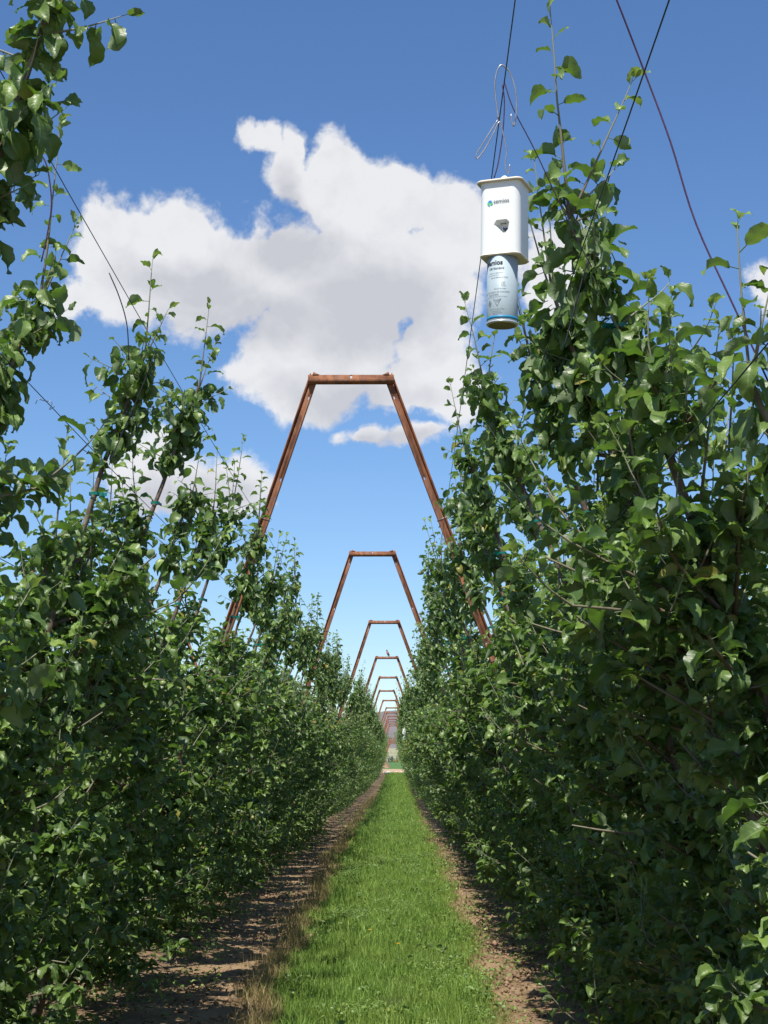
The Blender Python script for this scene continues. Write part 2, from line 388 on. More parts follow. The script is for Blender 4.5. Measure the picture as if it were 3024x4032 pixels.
def make_frame(name, y, cx, g0, label, group, detail=True, half=0.0, legspread=None, H=HB):
    root = empty(name, (cx, y, g0), label, 'trellis frame', group)
    xl, xr = -0.330+half*-1, 0.330+half
    # top bar: recessed upper band over a proud lower rib with a returned lip
    a = Acc()
    prof = [(0.034, 0.020), (0.034, 0.0), (0.006, 0.0), (0.000, -0.016), (-0.022, -0.016), (-0.028, 0.0), (-0.034, 0.020)]
    sweep(a, (xl, 0, H), (xr, 0, H), np.array([0, 0, 1.]), np.array([0, 1., 0]), prof, [(.49, .515, 1)] if detail else ())
    o = link('top_bar', a.mesh('top_bar', M_RUST), root); solid(o, .004)
    for sgn in (-1, 1):
        slope = 0.33 if sgn < 0 else 0.369
        top = np.array([sgn*(0.285+half), 0.028, H+0.045]); bot = np.array([sgn*(0.285+half+slope*(H+.3)), 0.028, -0.3])
        ax = top-bot; ax /= np.linalg.norm(ax)
        A = np.cross(np.array([0, 1., 0]), ax)*sgn; A /= np.linalg.norm(A)
        if A[0]*sgn < 0: A = -A                       # outward across the leg
        prof = [(-0.034, 0.030), (-0.034, 0.0), (-0.024, 0), (-0.016, 0), (0.006, 0.0), (0.010, 0.032), (0.024, 0.032), (0.027, 0.0), (0.034, 0.0)]
        a = Acc(); Lg = np.linalg.norm(top-bot)
        sl_ = [(1-d_/Lg, 1-(d_-.022)/Lg, 2) for d_ in (0.20, 0.87, 1.55, 2.2, 2.9)] if detail else ()
        sweep(a, bot, top, A, np.array([0, 1., 0]), prof, sl_)
        o = link('leg', a.mesh('leg', M_RUST), root); solid(o, .004)
        if detail:   # folded gusset that stands up behind the end of the bar
            g = Acc(); gx0 = sgn*(0.285+half)
            g.add([(gx0-sgn*.035, -.005, H+.036), (gx0+sgn*.010, -.005, H+.036), (gx0+sgn*.002, .02, H+.064), (gx0-sgn*.002, .03, H+.060),
                   (gx0-sgn*.05, .03, H+.040), (gx0+sgn*.012, .03, H+.036)], [(0, 1, 2, 3), (0, 3, 4, 4)][:1], [(0, 3, 4), (1, 5, 2), (2, 5, 3)])
            o = link('gusset', g.mesh('gusset', M_RUST), root); solid(o, .004)
            for hh in (3.37, 2.83, 2.3, 1.76, 1.2):   # wire wrapped round the leg where each trellis wire crosses
                w = Acc(); tpar = (hh-bot[2])/(top[2]-bot[2]); c = bot+(top-bot)*tpar
                ring = [c+A*u_+np.array([0, 1., 0])*v_+ax*w_ for u_, v_, w_ in [(-.042, .034, 0), (-.042, -.004, .001), (0, -.006, .002), (.045, -.006, .006), (.062, -.004, .012), (.045, .036, .004), (-.042, .034, 0)]]
                w.tube(ring, .002, 5); link('wire_wrap', w.mesh('wire_wrap', M_GALV), root)
    return root
ordw = ['first', 'second', 'third', 'fourth', 'fifth', 'sixth', 'seventh', 'eighth', 'ninth', 'tenth', 'eleventh', 'twelfth', 'thirteenth', 'fourteenth']
fy = [11.97, 22.4, 33.6, 45.2, 55.9, 66.5, 77, 87.5, 98.5, 109, 119.5, 130, 141, 152]
bw = [-.341, -.327, -.24, -.25, -.266, -.374, -.305, -.215, -.25, -.21, -.27, -.30, -.26, -.25]
frame_lab = {0: 'nearest and largest rusty steel frame spanning the grass aisle', 3: 'fourth rusty steel frame from the camera, the one with a bird on its bar'}
for i, y in enumerate(fy):
    lab = frame_lab.get(i, ordw[i]+' rusty steel frame from the camera, spanning the grass aisle')
    make_frame('trellis_arch', y, bw[i], gz(y), lab, 'rusty trellis frames along the aisle', i < 6)
for k in range(8):
    y = 190+11.5*k
    make_frame('trellis_arch', y, -0.2-0.03*k, gz(y), 'wide bare rusty frame on the far plot beyond the dirt road', 'wide bare frames beyond the dirt road', False, half=.25, H=3.5)
for sgn, cxn in ((-1, -4.85), (1, 4.35)):
    for i, y in enumerate(fy[:5]):
        make_frame('trellis_arch', y+.3, cxn, 0, 'rusty frame of the neighbouring aisle seen through the %s tree row' % ('left' if sgn < 0 else 'right'), 'frames of the %s neighbouring aisle' % ('left' if sgn < 0 else 'right'), i < 2)

# trellis wires, one per height and side
hn = {3.37: 'topmost', 2.83: 'second highest', 2.30: 'middle', 1.76: 'second lowest', 1.20: 'lowest'}
for side, Lf in (('left', LL), ('right', LR)):
    for h, w_ in hn.items():
        x = Lf(h)+(-0.06 if side == 'left' else -0.075)
        bent = side == 'right' and h == 3.37
        if bent: h = 3.30
        pts = []; yprev = -2.0
        for k, yk in enumerate([-2.0, 1.2]+fy):
            if k:
                for u in np.linspace(0, 1, 7)[:-1]:
                    pts.append((x, yprev+(yk-yprev)*u, gz(yprev+(yk-yprev)*u)+h-(0.05 if k > 1 else 0)*4*u*(1-u)))
            yprev = yk
        pts.append((x, yprev, gz(yprev)+h))
        if bent: pts = [(float(np.interp(p[1], [1.2, 11.97], [.252, .36])), p[1], p[2]) for p in pts]
        a = Acc(); a.tube(pts, .0017, 5)
        tag(link('trellis_wire', a.mesh('trellis_wire', M_WIRE, True)), '%s dark trellis wire running along the %s tree row' % (w_, side), 'wire', 'trellis wires')
def cord(name, pts, r, mat, label, cat, sides=5):
    a = Acc(); a.tube(catmull(pts, 5), r, sides, True); return tag(link(name, a.mesh(name, mat, True)), label, cat)
cord('twine', [at(2360, -160, 3.35), at(2428, 0, 3.37), at(2540, 290, 3.40), at(2640, 560, 3.38), at(2740, 880, 3.36), at(2900, 1230, 3.32), at(3060, 1580, 3.3)], .0022, M_TWINE,
     'purple black twine crossing the upper right sky diagonally', 'twine')
cord('twine', [at(1985, 320, 3.92), at(2022, 430, 3.92), at(2110, 600, 3.95), at(2250, 900, 4.0), at(2330, 1050, 4.02)], .0015, M_TWINE,
     'thin purple twine slanting from the hanger hook down into the right tree', 'twine')
cord('twine', [at(1978, 335, 3.9), at(1986, 400, 3.9), at(1980, 520, 3.9), at(1962, 640, 3.9), at(1946, 700, 3.9)], .0016, M_TWINE,
     'reddish purple twine hanging beside the wire hanger above the white box', 'twine')
cord('twine', [at(610, 1392, 6.2), at(545, 1560, 6.2), at(475, 1720, 6.2), at(430, 1830, 6.2)], .0022, M_WIRE,
     'dark string slanting from the left wire against the small cloud', 'twine')
cord('twine', [at(145, 590, 3.95), at(180, 640, 3.95), at(198, 730, 3.95), at(202, 820, 3.95), at(185, 930, 3.95), at(163, 1030, 3.95)], .002, M_TWINE,
     'loose purple black twine end dangling under the upper left tree', 'twine')
cord('twine', [at(430, 1075, 4.9), at(470, 1170, 4.9), at(500, 1280, 4.9), at(508, 1420, 4.9)], .002, M_WIRE,
     'loose dark cord end dangling right of the second left tree', 'twine')
cord('twine', [at(2315, 1020, 4.05), at(2285, 1130, 4.05), at(2250, 1260, 4.05), at(2220, 1370, 4.05)], .0021, M_WIRE,
     'dark string hanging in the gap right of the white canister', 'twine')
cord('wire_hook', [at(140, 545, 3.9), at(95, 575, 3.9), at(60, 605, 3.9), at(58, 625, 3.9), at(110, 618, 3.9), at(150, 600, 3.9)], .0013, M_GALV,
     'small bent silver wire hook at the upper left trunk', 'hook')
cord('wire_hook', [at(140, 1590, 5.0), at(150, 1573, 5.0), at(175, 1578, 5.0), at(205, 1585, 5.0), at(195, 1612, 5.0), at(215, 1600, 5.0)], .0013, M_GALV,
     'small bent wire hook on the trunk above the left apples', 'hook')

# ------------------------------------------------------------------ leaves and trees
def leaf_template(nu, na, bend, fold, wave, rng, serr=0.0, petiole=True):
    aa = np.linspace(-1, 1, na); tt = np.linspace(0, 1, nu+1)
    V = []; L = []
    th = 0.0; y = 0.0; z = 0.0
    tw = rng.normal(0, .3); ph = rng.uniform(0, 6)
    for i, t_ in enumerate(tt):
        th = bend*t_**1.2
        if i: y += math.cos(th)/nu; z -= math.sin(th)/nu
        w = 0.282*(math.sin(math.pi*min(1, t_**0.76)))**0.85 if 0 < t_ < 1 else 0.004
        for a in aa:
            e = (1+serr*(1 if i % 2 else -1)) if abs(a) > .99 else 1
            x = a*w*e; lift = fold*abs(a)*w+wave*(math.sin(t_*8+ph+a*1.3)*.07+math.sin(t_*21+ph*2+a*2)*.035)*(abs(a)**1.5)+tw*a*w*t_
            V.append((x, y+lift*math.sin(th), z+lift*math.cos(th))); L.append((a, t_))
    V = np.array(V); L = np.array(L); idx = np.arange((nu+1)*na).reshape(nu+1, na)
    Q = np.stack([idx[:-1, :-1], idx[:-1, 1:], idx[1:, 1:], idx[1:, :-1]], -1).reshape(-1, 4)
    if petiole:
        V[:, 1] += 0.28; n = len(V); p = 0.019
        PV = np.array([(-p, 0, 0), (p, 0, 0), (p, .29, .0), (-p, .29, 0), (0, 0, p*1.6), (0, .29, p)])
        V = np.vstack([V, PV]); L = np.vstack([L, np.zeros((6, 2))])
        Q = np.vstack([Q, np.array([(0, 1, 2, 3), (0, 3, 5, 4), (1, 4, 5, 2)])+n])
    return V, L, Q
tr_ = np.random.default_rng(21)
TPL = {0: [leaf_template(12, 5, b, f, 1.0, tr_, .034) for b, f in ((.45, .45), (.9, .3), (1.2, .7), (1.6, .4), (1.9, .25), (1.1, .9), (.6, .2), (1.4, .55), (1.7, .8), (.8, .6))],
       1: [leaf_template(4, 3, b, f, .6, tr_, 0) for b, f in ((.5, .45), (.9, .3), (1.3, .7), (1.8, .4), (1.1, .9))],
       2: [leaf_template(2, 3, b, f, 0, tr_, 0, False) for b, f in ((.5, .4), (1.1, .3), (1.6, .3))]}
def nrm(v): return v/(np.linalg.norm(v, axis=-1, keepdims=True)+1e-9)
def build_leaves(org, dr, size, young, rng, lod, name, mat, up=None):
    org = np.array(org); dr = nrm(np.array(dr)); size = np.array(size); young = np.array(young); n = len(org)
    upv = np.tile(np.array([0, 0, 1.]), (n, 1))+rng.normal(0, .45, (n, 3)) if up is None else up
    N = upv-dr*np.sum(upv*dr, 1, keepdims=True); N = nrm(N); Sd = np.cross(dr, N)
    T = TPL[lod]; k = rng.integers(0, len(T), n)
    acc = Acc(); LF = []; YG = []
    rnd = rng.random(n)
    for ti, (V, L, Q) in enumerate(T):
        m = np.where(k == ti)[0]
        if not len(m): continue
        sz = size[m][:, None, None]; wid = rng.uniform(.85, 1.15, len(m))[:, None, None]
        P = org[m][:, None]+sz*(V[None, :, 0:1]*wid*Sd[m][:, None]+V[None, :, 1:2]*dr[m][:, None]+V[None, :, 2:3]*N[m][:, None])
        nv = len(V); q = (Q[None]+(np.arange(len(m))*nv)[:, None, None]).reshape(-1, 4)
        acc.add(P.reshape(-1, 3), q)
        lf = np.concatenate([np.broadcast_to(L[None], (len(m), nv, 2)), np.broadcast_to(rnd[m][:, None, None], (len(m), nv, 1))], -1)
        LF.append(lf.reshape(-1, 3)); YG.append(np.repeat(young[m], nv))
    return mesh_np(name, np.vstack(acc.V), [np.vstack(acc.Q)], {'lf': ('FLOAT_VECTOR', np.vstack(LF)), 'young': ('FLOAT', np.concatenate(YG))}, lod < 2, mat)

def stem(p, d, L, n, rng, curl=.25, grav=.2):
    P = [np.array(p, float)]; d = np.array(d, float); d /= np.linalg.norm(d)
    for i in range(n):
        d = d+np.array([0, 0, grav/n])+rng.normal(0, curl/n, 3); d /= np.linalg.norm(d); P.append(P[-1]+d*L/n)
    return np.array(P)
def gen_tree(seed, H, slope, lod, dens=1.0, tip=None, gap=None, ylean=0.0, wide=1.0, nolow=False, skirt=True):
    """returns dict of meshes: trunk, twigs, crown and lists of points for ties and apples. Aisle side is +x."""
    rng = np.random.default_rng(seed); Z = np.array([0, 0, 1.])
    zz = np.linspace(-0.05, H, 15)
    wob = np.cumsum(rng.normal(0, .010, (15, 2)), 0); wob -= wob[:1]
    bow = 0.05*np.sin(np.clip(zz/1.2, 0, 1)*math.pi)
    P = np.stack([slope*zz+wob[:, 0]-bow, wob[:, 1]+ylean*zz, zz], 1)
    r = np.interp(zz, [0, .3, H*.6, H], [.034, .027, .016, .006])
    tk = Acc(); tk.tube(P, r, 10 if lod == 0 else (7 if lod == 1 else 4))
    tw = Acc(); O, Dr, Sz, Yg = [], [], [], []
    def trunk_at(z): return np.array([np.interp(z, zz, P[:, 0]), np.interp(z, zz, P[:, 1]), z])
    gap = gap if gap is not None else (H-.70, H-.40)
    limbs = []; nl = int(34*dens*(1 if lod < 2 else .8))
    for i in range(nl):
        z = rng.uniform(.38, gap[0]) if i > nl*.08 else rng.uniform(.3, .7)
        if not skirt: z = rng.uniform(.8, gap[0])
        ph = (math.pi/2 if rng.random() < .5 else -math.pi/2)+rng.normal(0, .75 if z < 2 else .35)
        Lb = wide*(rng.uniform(.30, .62)*(1-.35*z/H))
        ptk = trunk_at(z); d = np.array([math.cos(ph)*.9, math.sin(ph), rng.uniform(.1, .7)])
        q = stem(ptk, d, Lb, 5, rng, .35, .3); limbs.append(q)
        tw.tube(q, np.linspace(.009, .0035, 6), 5 if lod < 2 else 3, a=np.linspace(0, .3, 6).repeat(5 if lod < 2 else 3))
    for i in range(0 if not skirt else int((14 if lod < 2 else 15)*dens)):       # low skirt hanging towards the alley and suckers
        z = rng.uniform(.10, .75); s_ = rng.choice([1, 1, 1, -1]); d = np.array([s_*rng.uniform(.5, 1), rng.normal(0, .9), rng.uniform(-.05, .5)])
        q = stem(trunk_at(z), d, rng.uniform(.32, .68), 5, rng, .4, -.25); limbs.append(q)
        tw.tube(q, np.linspace(.007, .003, 6), 5 if lod < 2 else 3, a=np.linspace(0, .5, 6).repeat(5 if lod < 2 else 3))
    for i in range(0 if nolow else int(13*dens)):       # side limbs reaching into the alley
        z = rng.uniform(.5, min(2.1, gap[0]-.35)); d = np.array([rng.uniform(.6, 1), rng.normal(0, .7), rng.uniform(.1, .7)])
        q = stem(trunk_at(z), d, rng.uniform(.30, .58), 5, rng, .4, .1); limbs.append(q)
        tw.tube(q, np.linspace(.008, .003, 6), 5 if lod < 2 else 3, a=np.linspace(0, .5, 6).repeat(5 if lod < 2 else 3))
    shoots = []
    for i in range(int(72*dens)):
        q = limbs[rng.integers(len(limbs))]; k = rng.integers(1, 6); p = q[k]
        out = np.array([p[0]-trunk_at(p[2])[0], 0, 0])
        d = nrm(q[k]-q[k-1])*.5+rng.normal(0, .5, 3)*np.array([1, 1, .4])+out*(1.2 if p[2] < 1.9 else .2)+Z*rng.uniform(.3, 1.2)
        shoots.append((stem(p, d, rng.uniform(.10, .34)*(1.25 if rng.random() < .15 else 1), 6, rng, .35, .5), 1))
    for i in range(int(9*dens)):        # spurs and short shoots out of the trunk
        z = rng.uniform(.6, gap[0]); d = np.array([rng.normal(0, 1), rng.normal(0, 1), .8])
        shoots.append((stem(trunk_at(z), d, rng.uniform(.1, .3), 6, rng, .3, .5), 1))
    # head above the gap: short drooping cluster, then a few long upright shoots
    for i in range(int(15*dens)):
        z = rng.uniform(gap[1], H); d = np.array([rng.normal(0, 1), rng.normal(0, 1), .6])
        shoots.append((stem(trunk_at(z), d, rng.uniform(.07, .22), 4, rng, .3, .1), 2))
    tips = tip if tip is not None else [(rng.normal(0, .12), rng.normal(0, .12), rng.uniform(.28, .55)) for _ in range(rng.integers(1, 4))]
    for (dx, dy, L) in tips:
        shoots.append((stem(P[-1]-np.array([0, 0, .02]), (dx+slope*.2, dy, 1), L, 9, rng, .15, .1), 3))
    for i in range(int(16*dens)):      # fine upright young shoots all over the alley face
        q = limbs[rng.integers(len(limbs))]; p = q[rng.integers(2, 6)]
        if p[2] > gap[0]-.45: continue
        shoots.append((stem(p, (rng.normal(.2 if p[2] < 1.7 else -.1, .25), rng.normal(0, .3), 1), rng.uniform(.14, .34), 7, rng, .25, .2), 3))
    for i in range(4):
        z = rng.uniform(gap[0]-.5, gap[0]-.1); d = np.array([rng.normal(0, .25), rng.normal(0, .5), 1])
        shoots.append((stem(trunk_at(z)+np.array([rng.normal(0, .05), rng.normal(0, .15), 0]), d, rng.uniform(.25, .5), 8, rng, .2, .1), 3))
    sp = (.024, .026, .040)[lod] if lod < 2 else .034
    def put(o, d, s, y): O.append(o); Dr.append(d); Sz.append(s); Yg.append(y)
    for q, kind in shoots:
        seg = np.linalg.norm(np.diff(q, axis=0), axis=1).sum(); n = len(q)
        r0 = .0028+.004*seg; sides = 5 if lod < 2 else 3
        if lod < 2 or kind == 3:
            tw.tube(q, np.linspace(r0, .0012, n), sides, a=np.linspace(.1 if kind == 3 else .4, 1, n).repeat(sides))
        s_ = .015; ang = rng.uniform(0, 6.28); step = sp*(1.55 if kind == 3 else 1)
        while s_ < seg:
            f = s_/seg; p = np.array([np.interp(f*(n-1), range(n), q[:, c]) for c in range(3)])
            k = min(n-2, int(f*(n-1))); ax = nrm(q[k+1]-q[k])
            e1 = nrm(np.cross(ax, [.3, .2, 1.])); e2 = np.cross(ax, e1); rad = e1*math.cos(ang)+e2*math.sin(ang)
            last = max(0, (f-.78)/.22) if kind != 2 else 0
            d = rad*(1-.55*last)+ax*(.35+.9*last)+Z*(rng.uniform(-.35, .35) if kind != 2 else rng.uniform(-1.3, -.1))
            s = (.044+.052*rng.random())*(1-.5*last)*(1 if kind != 3 else .92)
            put(p, d, s, min(1, last*rng.uniform(.7, 1.3)+(.12 if kind == 3 else 0)+(rng.random() < .03)*.5))
            ang += 2.4; s_ += step*rng.uniform(.8, 1.25)
        for _ in range(2 if kind != 2 else 1):
            put(q[-1], nrm(q[-1]-q[-2])+rng.normal(0, .35, 3), rng.uniform(.03, .05), .9 if kind != 2 else .3)
    # spur rosettes along limbs and trunk
    spur_s = (.055, .06, .10)[lod]
    sites = []
    for q in limbs:
        seg = np.linalg.norm(q[-1]-q[0]); m = max(1, int(seg/spur_s))
        for _ in range(m): f = rng.random()*5; k = min(4, int(f)); sites.append(q[k]+(q[k+1]-q[k])*(f-k))
    for _ in range(int(34*dens)): sites.append(trunk_at(rng.uniform(.4 if skirt else .9, gap[0])))
    for _ in range(int((11 if lod == 9 else 17)*dens)): sites.append(trunk_at(rng.uniform(gap[1], H)))
    for p in sites:
        hi = p[2] > gap[1]
        for _ in range(rng.integers(4, 7)):
            a = rng.uniform(0, 6.28); d = np.array([math.cos(a), math.sin(a), rng.uniform(-.5, .9) if not hi else rng.uniform(-1.6, .1)])
            put(p+rng.normal(0, .012, 3), d, (.044+.050*rng.random()), (rng.random() < .10)*.6)
    nm = 'crown'
    if lod == 2:
        Sz = [s*1.25 for s in Sz]
    crown = build_leaves(O, Dr, Sz, Yg, rng, lod, nm, M_LEAF if lod == 0 else M_LEAF2)
    res = dict(trunk=tk.mesh('trunk', M_BARK, True), twigs=tw.mesh('twigs', M_TWIG, True, 'tip'), crown=crown, n=len(O))
    res['ties'] = [trunk_at(z) for z in (gap[0]+.12, gap[0]-.45, gap[0]-1.0, 1.15)]
    res['apples'] = [sites[i]+np.array([rng.normal(0, .02), rng.normal(0, .02), -.02]) for i in rng.integers(0, len(sites), 7)]
    return res
# shared small pieces
def sphere_mesh(name, mat, rx, rz, dimple=0.0):
    bm = bmesh.new(); bmesh.ops.create_uvsphere(bm, u_segments=14, v_segments=10, radius=1)
    for v in bm.verts:
        rr_ = math.hypot(v.co.x, v.co.y); k = 1-dimple*math.exp(-(rr_/.35)**2)
        v.co = Vector((v.co.x*rx, v.co.y*rx, v.co.z*rz*k))
    for f in bm.faces: f.smooth = True
    me = bpy.data.meshes.new(name); bm.to_mesh(me); bm.free(); me.materials.append(mat); return me
ME_APPLE = sphere_mesh('apple', M_APPLE, .0145, .0155, .25)
_a = Acc(); _a.tube([(0, 0, .012), (.002, .001, .024), (.007, .003, .038)], .0012, 4); ME_STALK = _a.mesh('stalk', simple('stalk', (.12, .16, .05), .6))
_a = Acc()      # ribbon tie: a loop round stem and string with two flat ends
for k in range(10):
    t0 = k*2*math.pi/10; t1 = (k+1)*2*math.pi/10; rr_ = .022
    _a.add([(rr_*math.cos(t0), rr_*math.sin(t0), -.006), (rr_*math.cos(t1), rr_*math.sin(t1), -.006), (rr_*math.cos(t1), rr_*math.sin(t1), .006), (rr_*math.cos(t0), rr_*math.sin(t0), .006)], [(0, 1, 2, 3)])
_a.add([(.018, -.012, -.007), (.047, -.020, -.010), (.049, -.019, .005), (.018, -.012, .007)], [(0, 1, 2, 3)])
_a.add([(.018, -.010, -.004), (.038, -.002, -.018), (.044, -.002, -.008), (.018, -.010, .008)], [(0, 1, 2, 3)])
ME_TIE = _a.mesh('tie', M_TIE)

def place(tree, x, y, z, flip, mirror, sc, label, group, tilt=0.0, extras=True, twigs=True):
    root = empty('apple_tree', (x, y, z), label, 'tree', group)
    root.rotation_euler = (0, tilt, math.pi if flip else 0)
    my = -1 if mirror else 1
    root.scale = (1, my, sc)
    link('trunk', tree['trunk'], root); link('crown', tree['crown'], root)
    if twigs: link('twigs', tree['twigs'], root)
    if extras:
        for p in tree['ties']: o = link('tie', ME_TIE, root); o.location = p; o.rotation_euler = (0, 0, (p[2]*7) % 6)
        for p in tree['apples']:
            o = link('apple', ME_APPLE, root); o.location = p; s = link('stalk', ME_STALK, o)
    return root
# near rows: every tree its own shape.  (y, top of trunk, long top shoots, side)
nearL = [(1.9, 3.1, None), (2.95, 3.1, None), (3.75, 3.36, [(.05, .05, .4), (1.1, -.1, .36), (-.2, .1, .3), (.5, .3, .35)]), (4.85, 3.02, [(.06, 0, .62), (.35, .1, .3)]), (5.7, 2.35, [(0.0, 0, .40)]),
         (6.5, 3.2, [(-.02, 0, .42), (.4, -.1, .22)]), (7.5, 3.36, [(.05, 0, .44), (.25, .2, .26)]), (8.5, 3.0, [(.1, .1, .30)]), (9.4, 3.05, [(.02, 0, .35)])]
nearR = [(1.9, 1.75, [(.1, 0, .2)]), (2.75, 2.0, [(.1, 0, .25)]), (3.35, 2.34, [(-.02, 0, .36), (-.25, .1, .26)]), (4.0, 3.02, [(.02, .05, .60), (-.55, .1, .42), (.1, -.5, .2)]), (4.9, 3.02, [(.06, 0, .46), (.25, .1, .34), (-.1, .1, .3)]),
         (5.8, 3.02, [(.12, 0, .36), (.1, .2, .3)]), (6.7, 3.15, [(.15, 0, .42), (-.2, 0, .3)]), (7.7, 3.05, [(.1, 0, .4)]), (8.6, 3.25, [(.12, 0, .38)]), (9.5, 3.1, [(.1, 0, .3), (.15, 0, .4)])]
labsL = {1: 'apple tree low on the left edge, nearest leaves of the left row', 2: 'apple tree in the upper left corner with a dark hanging leaf bunch',
         3: 'second left apple tree with a tall bunch and long shoot before the cloud', 4: 'short leafy apple tree below the long left leader',
         5: 'left apple tree with a dark bunch, left one of the twin leaders before the cloud', 6: 'left apple tree with a dark bunch, right one of the twin leaders before the cloud',
         7: 'left apple tree just right of the twin dark leaders', 8: 'left apple tree nearest in front of the first rusty frame', 0: 'apple tree beside the camera in the left row, its canopy mostly cut off'}
labsR = {0: 'apple tree beside the camera in the right row, its canopy mostly cut off', 1: 'apple tree with large leaves at the lower right edge', 2: 'right edge apple tree with an upright shoot below the diagonal twine',
         3: 'tall apple tree behind the white box, its reddish shoot rising into the blue', 4: 'apple tree directly behind and below the grey canister', 5: 'right apple tree just left of and below the canister',
         6: 'right apple tree with thin upright shoots left of the canister tree', 7: 'right apple tree with hanging dark leaves beside the first rusty frame bar',
         8: 'right apple tree with two upright shoots just before the first rusty leg', 9: 'right apple tree touching the first rusty leg'}
hi_set = []
for side, lst, labs in (('left', nearL, labsL), ('right', nearR, labsR)):
    slope = .33 if side == 'left' else .369
    for i, (y, H, tips) in enumerate(lst):
        lod = 0 if y < 8.0 else 1
        gp = (H-.45, H-.42) if side == 'right' and i in (3, 4) else ((H-.72, H-.62) if side == 'left' and i == 2 else None)
        T = gen_tree(100+i+(50 if side == 'right' else 0), H, slope, lod, 1.12 if side == 'right' else (1.3 if i == 2 else 1.05), tips, gp, (-.04 if side == 'left' else .03)*(i % 3-1))
        x = LL(0) if side == 'left' else LR(0)
        if side == 'left' and i == 2: x += .14
        place(T, x, y, 0, side == 'right', False, 1, labs[i], 'apple trees of the %s row' % side)
        hi_set.append(T)
# mid and far variants
mid = [gen_tree(300+i, 3.12+.05*(i % 4), .35, 1, 1.05) for i in range(7)]
bare = [gen_tree(350+i, 3.1, .35, 1, 1.0, skirt=False) for i in range(1)]
far = [gen_tree(400+i, 3.12+.06*i, .35, 2, 1.0) for i in range(4)]
rp = random.Random(5)
def bay(y):
    k = sum(1 for f in fy if f < y)
    if k == 0: return 'before the first rusty frame'
    return 'between the %s and %s rusty frame' % (ordw[k-1], ordw[min(k, 13)])
ntree = 19
for side in ('left', 'right'):
    y = 10.3
    while y < 103:
        sl_ = .33 if side == 'left' else .369
        tlt = math.atan(sl_)-math.atan(.35)
        v = rp.choice(mid) if y < 34 else rp.choice(far)
        if side == 'left' and 12.2 < y < 13.3: v = bare[0]
        xx = (LL(0) if side == 'left' else LR(0))+rp.uniform(-.05, .05)
        if y > 28: xx += (.20 if side == 'left' else -.16)*min(1, (y-28)/20)
        lab = 'apple tree of the %s row standing %s' % (side, bay(y))
        place(v, xx, y, gz(y), side == 'right', rp.random() < .5, rp.uniform(.93, 1.05), lab, 'apple trees of the %s row %s' % (side, bay(y)), tlt, y < 20, y < 60)
        ntree += 1
        y += rp.uniform(.9, 1.06)*(1 if y < 60 else 1.0)
# the arms of the same rows that lean away from the aisle
for side in ('left', 'right'):
    y = 2.6
    while y < 36:
        v = rp.choice(mid)
        xx = (LL(0)-.35 if side == 'left' else LR(0)+.35)+rp.uniform(-.05, .05)
        place(v, xx, y, 0, side == 'left', rp.random() < .5, rp.uniform(.86, .97), 'apple tree behind the %s row leaning away from the aisle' % side,
              'outward leaning trees of the %s row' % side, 0, False, True)
        ntree += 1; y += rp.uniform(.95, 1.1)
print('trees', ntree)
# last stretch of both rows, too small and too many to single out
rng = np.random.default_rng(77); O, Dr, Sz, Yg = [], [], [], []
n = 46000
yy = rng.uniform(103, 154, n); hh = .12+3.3*rng.beta(1.1, 1.15, n); sd = rng.random(n) < .5
slot = np.sin(yy*6.28/1.0)*.5+.5; keep = (hh < 2.7) | (rng.random(n) < slot*.6); yy, hh, sd = yy[keep], hh[keep], sd[keep]; n = len(yy)
xx = np.where(sd, -(0.615+0.33*(4.45-hh))+.2*(hh < 2), -0.064+0.369*(4.45-hh)-.16*(hh < 2))+rng.normal(0, .22, n)
O = np.stack([xx, yy, hh+np.interp(yy, [p[0] for p in GP], [p[1] for p in GP])], 1)
Dr = rng.normal(0, 1, (n, 3)); Dr[:, 2] *= .6
struct(link('orchard_rows', build_leaves(O, Dr, rng.uniform(.10, .15, n), (rng.random(n) < .1)*.5, rng, 2, 'orchard_rows', M_LEAF2)), 'stuff', 'far ends of both apple rows merging into green walls', 'apple trees')

# ------------------------------------------------------------------ grass alley
def grass_mat(name, dark, light, tips, trans=.3):
    m, n, b, o = newmat(name)
    f = n.new('ShaderNodeAttribute', attribute_name='rnd').outputs['Fac']
    geo = n.new('ShaderNodeNewGeometry')
    patch = n.ramp(n.noise(geo.outputs['Position'], 1.6, 3, 0.6), .35, .65)
    c = n.mix(f, dark, light); c = n.mix(n.math('MULTIPLY', patch, .4), c, tips)
    n.l.new(c, b.inputs['Base Color']); b.inputs['Roughness'].default_value = .55; b.inputs['Specular IOR Level'].default_value = .35
    tr = n.new('ShaderNodeBsdfTranslucent'); n.l.new(n.mix(0.4, c, (.28, .50, .06)), tr.inputs['Color'])
    ms = n.new('ShaderNodeMixShader'); ms.inputs[0].default_value = trans
    n.l.new(b.outputs[0], ms.inputs[1]); n.l.new(tr.outputs[0], ms.inputs[2]); n.l.new(ms.outputs[0], o.inputs[0]); return m
def edge(y, s):   # ragged edges of the sod
    hw = np.interp(y, [9, 25, 83, 160], [.80, .93, .86, .84] if s < 0 else [.56, .68, .80, .82])
    return s*hw+.03*np.sin(y*.11)+s*(.05*np.sin(y*1.3+s)+.04*np.sin(y*3.7+2*s)+.03*np.sin(y*.55))
